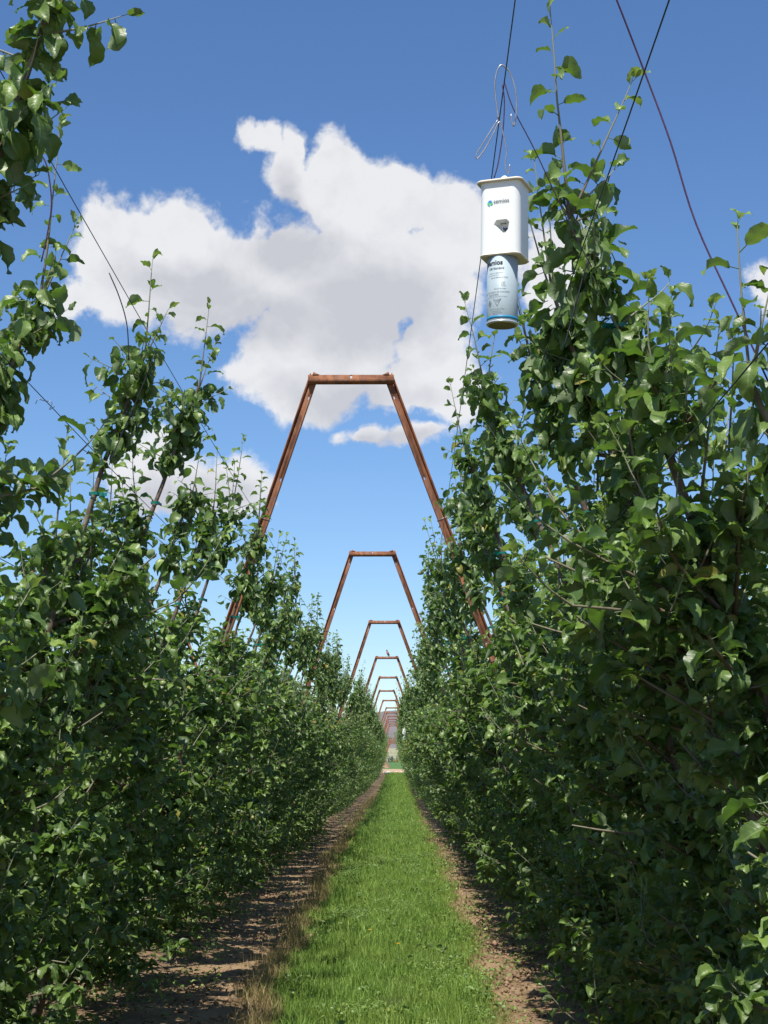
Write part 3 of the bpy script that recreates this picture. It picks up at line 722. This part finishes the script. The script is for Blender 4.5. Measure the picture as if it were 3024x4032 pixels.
def blades(name, X, Y, Hh, Wd, mat, seed, lean=.35, label=None, cat=None):
    rng = np.random.default_rng(seed); n = len(X)
    Zg = np.interp(Y, [p[0] for p in GP], [p[1] for p in GP])
    a = rng.uniform(0, 6.28, n); la = rng.uniform(0, 6.28, n); ln = np.abs(rng.normal(0, lean, n))*Hh
    w = np.stack([np.cos(a), np.sin(a), 0*a], 1)*Wd[:, None]*.5; l = np.stack([np.cos(la), np.sin(la), 0*a], 1)
    B = np.stack([X, Y, Zg-.01], 1); up = np.array([0, 0, 1.])
    m = B+up*(Hh*.55)[:, None]+l*(ln*.3)[:, None]; tpt = B+up*(Hh*(1-.3*np.minimum(1, ln/Hh)))[:, None]+l*ln[:, None]
    V = np.stack([B-w, B+w, m+w*.8, m-w*.8, tpt], 1).reshape(-1, 3); i = (np.arange(n)*5)[:, None]
    me = mesh_np(name, V, [i+np.array([[0, 1, 2, 3]]), i+np.array([[3, 2, 4]])], {'rnd': ('FLOAT', np.repeat(rng.random(n), 5))}, False, mat)
    return struct(link(name, me), 'stuff', label, cat)
rng = np.random.default_rng(8); XX, YY, HH, WW = [], [], [], []
for y0, y1, dn, w in ((7.5, 14, 5200, .0042), (14, 22, 3600, .0055), (22, 40, 1700, .008), (40, 80, 520, .015), (80, 156, 200, .03)):
    n = int(dn*1.9*(y1-y0)); y = rng.uniform(y0, y1, n); x = rng.uniform(-1.1, 1.0, n)
    k = (x > edge(y, -1)+rng.normal(0, .03, n)) & (x < edge(y, 1)+rng.normal(0, .03, n)); x, y = x[k], y[k]
    cl = .75+.35*np.sin(x*9+np.sin(y*2.3)*2)*np.sin(y*3.1+x*4)
    XX.append(x); YY.append(y); HH.append(rng.gamma(5, .018, len(x)).clip(.035, .2)*cl); WW.append(rng.uniform(.7, 1.3, len(x))*w)
G_ = grass_mat('alley_grass', (0.075, 0.165, 0.022), (0.29, 0.45, 0.09), (0.29, 0.38, 0.08))
blades('grass', np.concatenate(XX), np.concatenate(YY), np.concatenate(HH), np.concatenate(WW), G_, 9, .45, 'lush green mown grass strip down the middle of the aisle', 'grass')
XX, YY, HH, WW = [], [], [], []
for y0, y1, dn, w in ((7.5, 16, 1900, .0032), (16, 30, 1000, .005), (30, 70, 380, .010)):
    for s in (-1, 1):
        n = int(dn*.45*(y1-y0)*(1 if s < 0 else .35)); y = rng.uniform(y0, y1, n)
        x = edge(y, s)+s*np.abs(rng.normal(0, .12 if s < 0 else .05, n))+s*.0-(.02*s)
        k = rng.random(n) < (.45+.55*np.sin(y*2.2+s)**2); x, y = x[k], y[k]
        XX.append(x); YY.append(y); HH.append(rng.uniform(.06, .17, len(x))*(1 if s < 0 else .6)); WW.append(rng.uniform(.7, 1.3, len(x))*w)
D_ = grass_mat('dry_grass', (0.17, 0.12, 0.05), (0.46, 0.36, 0.17), (0.24, 0.23, 0.08), .2)
blades('dry_grass', np.concatenate(XX), np.concatenate(YY), np.concatenate(HH), np.concatenate(WW), D_, 10, .6, 'straw coloured dry grass fringe along both edges of the green strip', 'dry grass')

# broad leaved weeds, clover and litter
rng = np.random.default_rng(31); O, Dr, Sz, Yg = [], [], [], []
for _ in range(200):          # rosettes inside the grass
    y = 8+rng.beta(1, 2.2)*50; x = rng.uniform(edge(y, -1)+.1, edge(y, 1))
    if rng.random() < .4: x = edge(y, 1)+rng.normal(-.06, .1)
    R_ = rng.uniform(.02, .055)
    for k in range(rng.integers(7, 16)):
        a = rng.uniform(0, 6.28); O.append((x+rng.normal(0, .05), y+rng.normal(0, .06), gz(y)+rng.uniform(.03, .09))); Dr.append((math.cos(a), math.sin(a), rng.uniform(.1, .9))); Sz.append(R_*rng.uniform(.7, 1.2)); Yg.append(rng.uniform(.15, .6))
for _ in range(70):           # clover mats
    y = 8+rng.beta(1, 1.6)*60; x = rng.uniform(edge(y, -1)+.15, edge(y, 1)); rr_ = rng.uniform(.06, .2)
    for k in range(int(260*rr_/.2)):
        a = rng.uniform(0, 6.28); q_ = rr_*math.sqrt(rng.random()); O.append((x+q_*math.cos(a), y+1.6*q_*math.sin(a), gz(y)+rng.uniform(.05, .10))); a = rng.uniform(0, 6.28); Dr.append((math.cos(a), math.sin(a), rng.uniform(0, .6))); Sz.append(rng.uniform(.014, .026)); Yg.append(rng.uniform(.3, .8))
for _ in range(420):          # weeds on bare soil near the trunks
    y = 8+rng.beta(1, 2)*45; s = -1 if rng.random() < .6 else 1
    x = rng.normal(LL(0)+.32, .24) if s < 0 else rng.normal(LR(0)-.3, .22)
    if rng.random() < .18: x = edge(y, 1)+rng.normal(.03, .07)
    for k in range(rng.integers(8, 30)):
        a = rng.uniform(0, 6.28); O.append((x+rng.normal(0, .07), y+rng.normal(0, .07), gz(y)+abs(rng.normal(0, .07)))); Dr.append((math.cos(a), math.sin(a), rng.uniform(0, .8))); Sz.append(rng.uniform(.015, .045)); Yg.append(rng.uniform(.2, 1))
struct(link('weeds', build_leaves(O, Dr, Sz, Yg, rng, 1, 'weeds', M_LEAF2)), 'stuff', 'small broad leaved weeds in the grass and under the trees', 'weeds')
n = 15000; y = 8+rng.beta(1, 2.0, n)*50; s = np.where(rng.random(n) < .55, -1, 1)
x = np.where(s < 0, rng.uniform(-2.4, -.75, n), rng.uniform(.65, 1.9, n))
O = np.stack([x, y, np.interp(y, [p[0] for p in GP], [p[1] for p in GP])+rng.uniform(.005, .03, n)+.02*(np.abs(x+.2) > 1.4)], 1)
Dr = rng.normal(0, 1, (n, 3)); Dr[:, 2] *= .15
M_LIT = grass_mat('leaf_litter', (0.09, 0.06, 0.04), (0.34, 0.22, 0.13), (0.22, 0.15, 0.10), .1)
me = build_leaves(O, Dr, rng.uniform(.018, .05, n), np.zeros(n), rng, 2, 'litter', M_LIT)
me.attributes.new('rnd', 'FLOAT', 'POINT'); lfv = np.zeros(len(me.vertices)*3, np.float32); me.attributes['lf'].data.foreach_get('vector', lfv)
me.attributes['rnd'].data.foreach_set('value', lfv.reshape(-1, 3)[:, 2].copy())
struct(link('leaf_litter', me), 'stuff', 'dry brown leaf litter scattered on the bare soil strips', 'litter')
# soil clods and small stones
ac = Acc(); base = np.array([(1, 0, 0), (0, 1, 0), (-1, 0, 0), (0, -1, 0), (0, 0, .8), (0, 0, -.8)], float); tri = np.array([(0, 1, 4), (1, 2, 4), (2, 3, 4), (3, 0, 4), (1, 0, 5), (2, 1, 5), (3, 2, 5), (0, 3, 5)])
n = 5200; y = 8+rng.beta(1, 2.2, n)*40; x = np.where(rng.random(n) < .5, rng.uniform(-2.3, -.7, n), rng.uniform(.6, 1.8, n)); r_ = rng.gamma(2, .0045, n)+.003
V = base[None]*rng.uniform(.6, 1.4, (n, 6, 1))*r_[:, None, None]; an = rng.uniform(0, 6.28, n); ca, sa = np.cos(an)[:, None], np.sin(an)[:, None]
V = np.stack([V[..., 0]*ca-V[..., 1]*sa, V[..., 0]*sa+V[..., 1]*ca, V[..., 2]], -1)+np.stack([x, y, .006+0*x], 1)[:, None]
T_ = (tri[None]+(np.arange(n)*6)[:, None, None]).reshape(-1, 3)
struct(link('soil_clods', mesh_np('soil_clods', V.reshape(-1, 3), [T_], None, False, simple('clod', (.27, .18, .115), 1, 0, 9, .35, .1))), 'stuff', 'crumbs of tan soil on the bare strips', 'soil')
# fallen prunings
ac = Acc()
for _ in range(150):
    y = 8.5+rng.beta(1, 2)*22; x = rng.uniform(-2.3, -1.2) if rng.random() < .75 else rng.uniform(1.0, 1.8); a = rng.uniform(0, 3.14); L = rng.uniform(.06, .26)
    ac.tube(stem((x, y, .03+rng.random()*.03), (math.cos(a), math.sin(a), rng.uniform(0, .3)), L, 4, rng, .4, -.2), np.linspace(.004, .002, 5), 4, a=.1)
struct(link('prunings', ac.mesh('prunings', M_TWIG, True, 'tip')), 'stuff', 'thin reddish pruned twigs lying under the left trees', 'twigs')
# dandelions
def dandelion(px, py, label):
    d = EYE/((py-3000)/6300); p = at(px, py, d*.985)
    root = empty('dandelion', (p.x, p.y, 0), label, 'flower', 'yellow dandelions in the grass')
    a = Acc(); a.tube([(0, 0, 0), (.004, .002, .06), (0, 0, .115)], .0018, 5); link('stem', a.mesh('stem', simple('flower_stem', (.14, .2, .06))), root)
    a = Acc()
    for k in range(34):
        th = k*2.4; r0 = .004+.014*math.sqrt(k/34); c, s_ = math.cos(th), math.sin(th); z = .122-.35*r0
        a.add([(0, 0, .113), (c*r0-s_*.0025, s_*r0+c*.0025, z), (c*(r0+.006), s_*(r0+.006), z-.001), (c*r0+s_*.0025, s_*r0-c*.0025, z)], [(0, 1, 2, 3)])
    link('flower_head', a.mesh('flower_head', simple('petal', (.75, .48, .02), .6)), root)
for px, py, l in ((1582, 3402, 'yellow dandelion farthest up the grass strip'), (1456, 3676, 'yellow dandelion left of centre in the grass'), (1568, 3730, 'yellow dandelion nearest the camera, right of centre in the grass'),
                  (1514, 3363, 'yellow dandelion on the left half of the far grass'), (1560, 3315, 'tiny yellow dandelion in the middle distance'), (1585, 3262, 'tiny yellow dandelion farthest off near the right edge')):
    dandelion(px, py, l)
# bamboo stakes by the left trunks
for k, (x0, y0, dx, dz, l) in enumerate(((-2.02, 10.6, .30, 1.0, 'pale bamboo stake leaning beside the lower left trunks'), (-1.9, 15.0, .30, 1.1, 'thin pale bamboo stake by the curved grey trunks on the left'))):
    a = Acc(); P_ = np.array([(x0+dx*s, y0, dz*s) for s in np.linspace(0, 1, 11)]); rd = np.full(11, .008); rd[::3] = .0105; a.tube(P_, rd, 8, True)
    tag(link('stake', a.mesh('stake', M_BAMBOO, True)), l, 'stake')
# rocks where the grass ends
def rock(name, x, y, r, col, label, seed, group=None):
    bm = bmesh.new(); bmesh.ops.create_icosphere(bm, subdivisions=2, radius=1); rr2 = random.Random(seed)
    for v in bm.verts: v.co *= rr2.uniform(.78, 1.1); v.co.z *= .7
    me = bpy.data.meshes.new(name); bm.to_mesh(me); bm.free(); me.materials.append(simple(name, col, .9, 0, 3, .25))
    o = link(name, me); o.location = (x, y, gz(y)+r*.3); o.scale = (r, r, r); tag(o, label, 'rock', group)
rock('rock', -.72, 155.5, .20, (.55, .55, .52), 'pale rock at the left end of the grass strip', 1, 'rocks at the end of the grass')
rock('rock', -1.0, 152.5, .16, (.45, .45, .43), 'grey rock just before the pale one at the grass end', 2, 'rocks at the end of the grass')
rock('rock', .55, 157, .17, (.6, .5, .4), 'tan rock at the right end of the grass strip', 3, 'rocks at the end of the grass')
rock('rock', .1, 158.5, .12, (.6, .48, .38), 'small tan rock on the road edge in the middle', 4, 'rocks at the end of the grass')
# shrubs beyond the field
rng = np.random.default_rng(91)
shr = [(-1.0, 372, 1.0, 1.5, (0.10, .14, .11), 'bluish shrub at the left beyond the green field'), (1.2, 376, 1.5, 1.9, (.07, .12, .06), 'dark green shrub at the centre beyond the green field'), (3.6, 380, 1.6, 2.2, (.09, .13, .07), 'tall dark shrub at the right beyond the green field'),
       (-3.2, 385, 1.4, 1.5, (.16, .18, .15), 'grey green shrub behind the bluish one'), (.2, 366, .9, .8, (.30, .30, .10), 'low yellowish shrub in front of the dark ones'), (2.4, 364, 1.1, 1.0, (.32, .31, .12), 'low yellow shrub right of the other low one')]
for x, y, rw, hh, col, l in shr:
    n = 900; v = nrm(rng.normal(0, 1, (n, 3)))*rng.uniform(.55, 1.0, (n, 1)); v[:, 2] = np.abs(v[:, 2])
    O = v*np.array([rw, rw, hh])*(1+.2*np.sin(v[:, :1]*9)); root = empty('shrub', (x, y, gz(y)), l, 'shrub', 'shrubs beyond the green field')
    me = build_leaves(O, rng.normal(0, 1, (n, 3)), rng.uniform(.12, .25, n), np.zeros(n), rng, 2, 'foliage', simple('shrub_leaf', col, .8)); link('foliage', me, root)
    a = Acc()
    for k in range(5): a.tube(stem((0, 0, 0), (rng.normal(0, .5), rng.normal(0, .5), 1), hh*.8, 4, rng), np.linspace(.05, .02, 5), 5)
    link('stems', a.mesh('stems', M_BARK), root)

# ------------------------------------------------------------------ aerosol dispenser
M_WHITE = simple('white_plastic', (.80, .82, .80), .32, 0, 8, .03)
M_CREAM = simple('cream_plastic', (.72, .66, .52), .5)
M_CAN = simple('can_paint', (.36, .44, .475), .5, 0, 5, .05)
M_INK = simple('ink', (.03, .035, .06), .6); M_INK2 = simple('thin_ink', (.12, .14, .17), .6)
M_BLUE = simple('logo_blue', (.05, .25, .62), .5); M_GREEN = simple('logo_green', (.06, .50, .22), .5); M_DK = simple('nozzle_dark', (.02, .025, .05), .4)
M_CAP = simple('can_base', (.20, .17, .13), .5, .3, 20, .2); M_RIM = simple('can_rim', (.72, .74, .76), .3, .6); M_BAND = simple('blue_band', (.01, .20, .38), .5)
def rrect(w, d, r, n=6):
    P = []
    for cx_, cy_, a0 in ((w/2-r, d/2-r, 0), (-w/2+r, d/2-r, 90), (-w/2+r, -d/2+r, 180), (w/2-r, -d/2+r, 270)):
        for k in range(n+1): a = R(a0+90*k/n); P.append((cx_+r*math.cos(a), cy_+r*math.sin(a)))
    return P
def loft(name, rings, mat, smooth=True):
    bm = bmesh.new(); vs = []
    for z, P in rings: vs.append([bm.verts.new((x, y, z)) for x, y in P])
    for a, b in zip(vs, vs[1:]):
        for j in range(len(a)): bm.faces.new((a[j], a[(j+1) % len(a)], b[(j+1) % len(a)], b[j]))
    bm.faces.new(list(reversed(vs[0]))); bm.faces.new(vs[-1])
    bmesh.ops.recalc_face_normals(bm, faces=bm.faces)
    for f in bm.faces: f.smooth = smooth and abs(f.normal.z) < .7
    me = bpy.data.meshes.new(name); bm.to_mesh(me); bm.free(); me.materials.append(mat); return me
def bool_cut(me, cutter):
    a = bpy.data.objects.new('a', me); b = bpy.data.objects.new('b', cutter); COL.objects.link(a); COL.objects.link(b)
    m = a.modifiers.new('c', 'BOOLEAN'); m.object = b; m.operation = 'DIFFERENCE'; m.solver = 'EXACT'
    dg = bpy.context.evaluated_depsgraph_get(); r = bpy.data.meshes.new_from_object(a.evaluated_get(dg))
    bpy.data.objects.remove(a); bpy.data.objects.remove(b); return r
def text_mesh(s, size, mat, x, z, y=None, radius=None, ang0=0.0, align='LEFT', bold=0.0):
    c = bpy.data.curves.new('t', 'FONT'); c.body = s; c.size = size; c.align_x = align; c.offset = bold; c.resolution_u = 3
    o = bpy.data.objects.new('t', c); COL.objects.link(o)
    dg = bpy.context.evaluated_depsgraph_get(); me = bpy.data.meshes.new_from_object(o.evaluated_get(dg)); bpy.data.objects.remove(o)
    for v in me.vertices:
        tx, ty = v.co.x+x, v.co.y+z
        if radius is None: v.co = (tx, y, ty)
        else: a = tx/radius+ang0; v.co = (radius*math.sin(a), -radius*math.cos(a), ty)
    me.materials.clear(); me.materials.append(mat); me.update(); return me
def flat_poly(name, pts, mat, y=None, radius=None, ang0=0.0, stroke=None):
    """flat mark; closed outline with stroke width, or filled"""
    f = (lambda x, z: (x, y, z)) if radius is None else (lambda x, z: (radius*math.sin(x/radius+ang0), -radius*math.cos(x/radius+ang0), z))
    bm = bmesh.new()
    if stroke:
        cx_ = sum(p[0] for p in pts)/len(pts); cz_ = sum(p[1] for p in pts)/len(pts); k = stroke
        A_ = [bm.verts.new(f(*p)) for p in pts]; B_ = [bm.verts.new(f(cx_+(p[0]-cx_)*k, cz_+(p[1]-cz_)*k)) for p in pts]
        for j in range(len(pts)): bm.faces.new((A_[j], A_[(j+1) % len(pts)], B_[(j+1) % len(pts)], B_[j]))
    else: bm.faces.new([bm.verts.new(f(*p)) for p in pts])
    me = bpy.data.meshes.new(name); bm.to_mesh(me); bm.free(); me.materials.append(mat); return me
BW, BD, BH = .103, .098, .187
def make_dispenser(loc, yaw, label, detail=True):
    root = empty('aerosol_dispenser', loc, label, 'dispenser', 'white dispensers hanging by the right row'); root.rotation_euler = (0, R(1.0), R(yaw))
    # origin: centre of the lid.  front is -y
    rings = [(-BH, rrect(BW-.004, BD-.004, .019)), (-BH+.002, rrect(BW, BD, .020)), (-BH*.5, rrect(BW-.001, BD-.001, .020)), (-.012, rrect(BW-.002, BD-.002, .018)), (-.002, rrect(BW+.001, BD+.001, .016))]
    body = loft('housing', rings, M_WHITE)
    if detail:
        cut = bmesh.new(); P = [(-.020, -.002), (-.013, .0085), (.013, .0085), (.020, .001), (.017, -.018), (.010, -.026), (-.001, -.026), (-.006, -.020)]
        zc = -.108; xc = .0055
        f_ = [cut.verts.new((xc+x*1.1, -BD/2-.01, zc+z*1.1)) for x, z in P]; b_ = [cut.verts.new((xc+.004+x*.72, -BD/2+.024, zc-.002+z*.72)) for x, z in P]
        for j in range(len(P)): cut.faces.new((f_[j], f_[(j+1) % len(P)], b_[(j+1) % len(P)], b_[j]))
        cut.faces.new(list(reversed(f_))); cut.faces.new(b_); bmesh.ops.recalc_face_normals(cut, faces=cut.faces)
        cm = bpy.data.meshes.new('cut'); cut.to_mesh(cm); cut.free()
        body = bool_cut(body, cm)
    for p_ in body.polygons: p_.use_smooth = True
    body.set_sharp_from_angle(angle=R(28))
    hs_ = link('housing', body, root); hs_.modifiers.new('wn', 'WEIGHTED_NORMAL').keep_sharp = True
    link('lid', loft('lid', [(-.003, rrect(BW+.014, BD+.014, .017)), (.001, rrect(BW+.016, BD+.016, .018)), (.003, rrect(BW+.012, BD+.012, .016)), (.004, rrect(BW, BD, .014))], M_CREAM), root)
    # downturned trim under the housing
    link('bottom_trim', loft('bottom_trim', [(-BH-.002, rrect(BW-.003, BD-.003, .019)), (-BH+.0005, rrect(BW+.003, BD+.003, .0205)), (-BH+.002, rrect(BW+.001, BD+.001, .0205))], M_CREAM), root)
    # canister
    rc = .0380; n = 32; circ = lambda r: [(r*math.cos(2*math.pi*k/n), r*math.sin(2*math.pi*k/n)) for k in range(n)]
    zb = -BH-.170
    can = link('canister', loft('canister', [(zb+.006, circ(rc-.001)), (zb+.008, circ(rc)), (-BH-.003, circ(rc))], M_CAN), root); can.location = (-.002, -.010, 0)
    link('blue_band', loft('blue_band', [(zb+.010, circ(rc+.0004)), (zb+.017, circ(rc+.0004))], M_BAND), can)
    link('rim', loft('rim', [(zb, circ(rc-.001)), (zb+.002, circ(rc+.0012)), (zb+.005, circ(rc+.0012)), (zb+.0065, circ(rc-.0005))], M_RIM), can)
    link('base', loft('base', [(zb-.0005, circ(rc-.004)), (zb+.0008, circ(rc-.003))], M_CAP), can)
    # tab with hole on the lid
    a = Acc()
    for yy_ in (-.006, .006):
        q = catmull([(-.016, yy_, .004), (-.010, yy_, .016), (0, yy_, .024), (.008, yy_, .018), (.014, yy_, .004)], 4); a.tube(q, .0032, 6, True)
    link('hanging_tab', a.mesh('hanging_tab', M_WHITE, True), root)
    if detail:
        yf = -BD/2-.0006
        link('lettering', text_mesh('semios', .0145, M_INK2, -.014, -.0575, yf, bold=.0002), hs_)
        lg = link('logo_arc', flat_poly('logo_arc', [(-.0225+.0055*math.cos(R(a_)), -.0545+.0055*math.sin(R(a_))) for a_ in range(0, 181, 15)], M_BLUE, yf), hs_)
        link('logo_leaf', flat_poly('logo_leaf', [(-.030, -.055), (-.0235, -.0555), (-.0232, -.0640), (-.0265, -.0625), (-.0292, -.0595)], M_GREEN, yf), hs_)
        link('logo_leaf', flat_poly('logo_leaf', [(-.0220, -.0555), (-.0155, -.0550), (-.0165, -.0595), (-.0195, -.0615), (-.0220, -.0605)], M_GREEN, yf), hs_)
        a = Acc(); a.tube([(.0125, -BD/2+.020, -.121), (.0125, -BD/2+.007, -.121)], .0048, 12, True); link('nozzle', a.mesh('nozzle', M_DK, True), root)
        a = Acc(); a.box((-.002, -BD/2+.0205, -.1045), (.012, -BD/2+.0225, -.1025)); link('slot', a.mesh('slot', M_CAP), root)
        rt = rc+.0005; zt = -BH
        def tl(s, size, x, z, mat=M_INK2, bold=0.0): link('lettering', text_mesh(s, size, mat, x, zt+z, None, rt, 0, bold=bold), can)
        tl('semios', .0165, -.034, -.026, M_INK, .0005); tl('CM Standard', .0078, -.026, -.0375, M_INK2, .00015)
        for s, sz_, x, z in (('BRAND OF PHEROMONE', .0032, -.024, -.048), ('FOR MATING DISRUPTION', .0028, -.030, -.053), ('USE IN PRODUCTION', .0046, -.020, -.060), ('18.20%', .0036, .008, -.072), ('81.80%', .0036, .008, -.0765), ('100.00%', .0036, .008, -.081),
                           ('EPA REG NO 84069', .0036, -.010, -.088), ('KEEP OUT OF REACH OF CHILDREN', .0050, -.052, -.0965), ('CAUTION', .0062, -.026, -.1035), ('SEE ADDITIONAL PRECAUTIONARY STATEMENTS', .0026, -.034, -.1075),
                           ('NET WT 12.28 oz (348 g)', .0036, -.022, -.1385), ('Technologies Inc', .0034, -.016, -.1435), ('Manufacturing Place', .0030, -.014, -.1475), ('V5Z 1K5', .0034, -.013, -.152)):
            tl(s, sz_, x, z)
        link('warning_triangle', flat_poly('warning_triangle', [(-.012, zt-.112), (.009, zt-.112), (-.0015, zt-.131)], M_INK2, None, rt, 0, .84), can)
        for k in range(5): x = -.007+k*.003; link('burst_ray', flat_poly('burst_ray', [(x*1.0, zt-.1135), (x+.0012, zt-.1135), (-.0012+x*.2, zt-.122)], M_INK2, None, rt), can)
        link('flame_diamond', flat_poly('flame_diamond', [(-.0235, zt-.113), (-.0175, zt-.122), (-.0235, zt-.131), (-.0295, zt-.122)], M_INK2, None, rt, 0, .80), can)
        link('flame_mark', flat_poly('flame_mark', [(-.0235, zt-.1165), (-.0215, zt-.122), (-.0225, zt-.126), (-.0245, zt-.126), (-.0257, zt-.121)], M_INK2, None, rt), can)
    else:
        # simple wire loop from the lid up to the trellis wire
        pass
    a = Acc()
    if detail:
        z1 = lambda x, y: at(1750+x*.5424, 200+y*.5424, 3.80)
        P1 = [z1(*p) for p in ((483, 460), (492, 520), (503, 545), (515, 505), (524, 380), (508, 250), (470, 150), (435, 112), (405, 108), (378, 160), (365, 250), (372, 340), (384, 430), (392, 495))]
        P2 = [z1(*p) for p in ((392, 495), (330, 590), (270, 690), (232, 750), (238, 783), (290, 720), (350, 610), (398, 515), (420, 580), (440, 660), (452, 740), (440, 800), (446, 860), (460, 888), (473, 870), (473, 825))]
        inv = (Matrix.Translation(loc) @ root.rotation_euler.to_matrix().to_4x4()).inverted()
        a.tube(catmull([inv @ p for p in P1], 4), .0023, 6, True); a.tube(catmull([inv @ p for p in P2], 4), .0018, 6, True)
    else:
        a.tube(catmull([(0, 0, .02), (.01, 0, .08), (-.03, 0, .14), (.0, 0, .20), (.02, 0, .3), (.0, 0, .36), (-.02, 0, .3)], 4), .0016, 6, True)
    link('wire_hanger', a.mesh('wire_hanger', M_GALV, True), root)
    return root
pd = at(1982, 736, 3.80)
make_dispenser((pd.x+.004, 3.80, pd.z), -21, 'large near white dispenser box with lettered pale blue canister hanging against the sky')
p2 = at(1592, 2868, 50.3); make_dispenser((p2.x, 50.3, p2.z), -14, 'small distant white dispenser with canister against the right row, upper of the two', False)
p3 = at(1581, 2936, 93); make_dispenser((p3.x, 93, p3.z), -14, 'tiniest white dispenser far down the right row, lower of the two', False)

# ------------------------------------------------------------------ bird on the fourth bar
bx0 = at(1526, 2590, 45.2)
bird = empty('bird', (bx0.x, 45.2, HB+.036), 'small dark bird with a rusty breast perched on the fourth rusty frame', 'bird')
M_BB = newmat('bird_plumage'); mb, nb, bb, ob = M_BB
cc = nb.new('ShaderNodeTexCoord').outputs['Object']; sp_ = nb.new('ShaderNodeSeparateXYZ'); nb.l.new(cc, sp_.inputs[0])
br = nb.math('MULTIPLY', nb.ramp(sp_.outputs[1], -.012, -.022), nb.ramp(nb.math('ABSOLUTE', nb.math('SUBTRACT', sp_.outputs[2], .105)), .035, .05, 1, 0))
nb.l.new(nb.mix(br, nb.mix(nb.noise(cc, 150, 3), (.03, .03, .035), (.09, .085, .08)), (.42, .16, .07)), bb.inputs['Base Color']); bb.inputs['Roughness'].default_value = .8
bm = bmesh.new()
ax_ = [(.030, .022, .012, .009), (.026, .035, .022, .018), (.014, .06, .030, .028), (.004, .09, .034, .034), (-.004, .118, .030, .031), (-.010, .140, .021, .022), (-.014, .155, .019, .020), (-.018, .170, .020, .021), (-.022, .184, .016, .017), (-.024, .192, .006, .006)]
prev = None; first = None
for (xo, z, rx_, ry_) in ax_:
    ring = [bm.verts.new((xo*-1*-1+rx_*math.cos(a*math.pi/6)*1.0, -.002+ry_*math.sin(a*math.pi/6)-.0, z)) for a in range(12)]
    if prev:
        for j in range(12): bm.faces.new((prev[j], prev[(j+1) % 12], ring[(j+1) % 12], ring[j]))
    else: first = ring
    prev = ring
bm.faces.new(list(reversed(first))); bm.faces.new(prev)
for f in bm.faces: f.smooth = True
me = bpy.data.meshes.new('body'); bm.to_mesh(me); bm.free(); me.materials.append(mb); link('body', me, bird)
M_BD = simple('bird_dark', (.025, .025, .03), .7); M_BK = simple('bird_beak', (.25, .17, .05), .5)
a = Acc(); a.add([(.016, .004, .045), (.038, .006, .045), (.058, .01, -.035), (.046, .01, -.040), (.030, -.004, .05), (.050, .004, -.036)], [(0, 2, 5, 4)][:0], [(0, 1, 2), (0, 2, 3), (4, 1, 2), (4, 2, 5), (4, 5, 3), (4, 3, 0)]); link('tail', a.mesh('tail', M_BD), bird)
for s in (-1, 1):
    a = Acc(); q = np.array([(.002, .0, .130), (.012, .0, .105), (.026, .0, .07), (.040, .0, .035), (.048, 0, .012)]); q[:, 1] = s*.020+0.003; q[:, 0] += .012
    a.tube(q, [.006, .013, .013, .008, .002], 8, True); link('wing', a.mesh('wing', M_BD, True), bird)
    a = Acc(); a.tube([(.010+s*.010, -.002, .040), (.008+s*.011, -.004, .018), (.004+s*.012, -.006, .001)], .0022, 5, True); a.tube([(.004+s*.012, .006, .001), (.004+s*.012, -.018, .001)], .0018, 5, True); link('leg', a.mesh('leg', M_BK, True), bird)
a = Acc(); a.tube([(-.034, -.003, .178), (-.046, -.004, .182), (-.055, -.004, .185)], [.005, .003, .0008], 8, True); link('beak', a.mesh('beak', M_BK, True), bird)
for s in (-1, 1):
    o = link('eye', sphere_mesh('eye', M_DK, .003, .003), bird); o.location = (-.030, -.002+s*.016, .177)
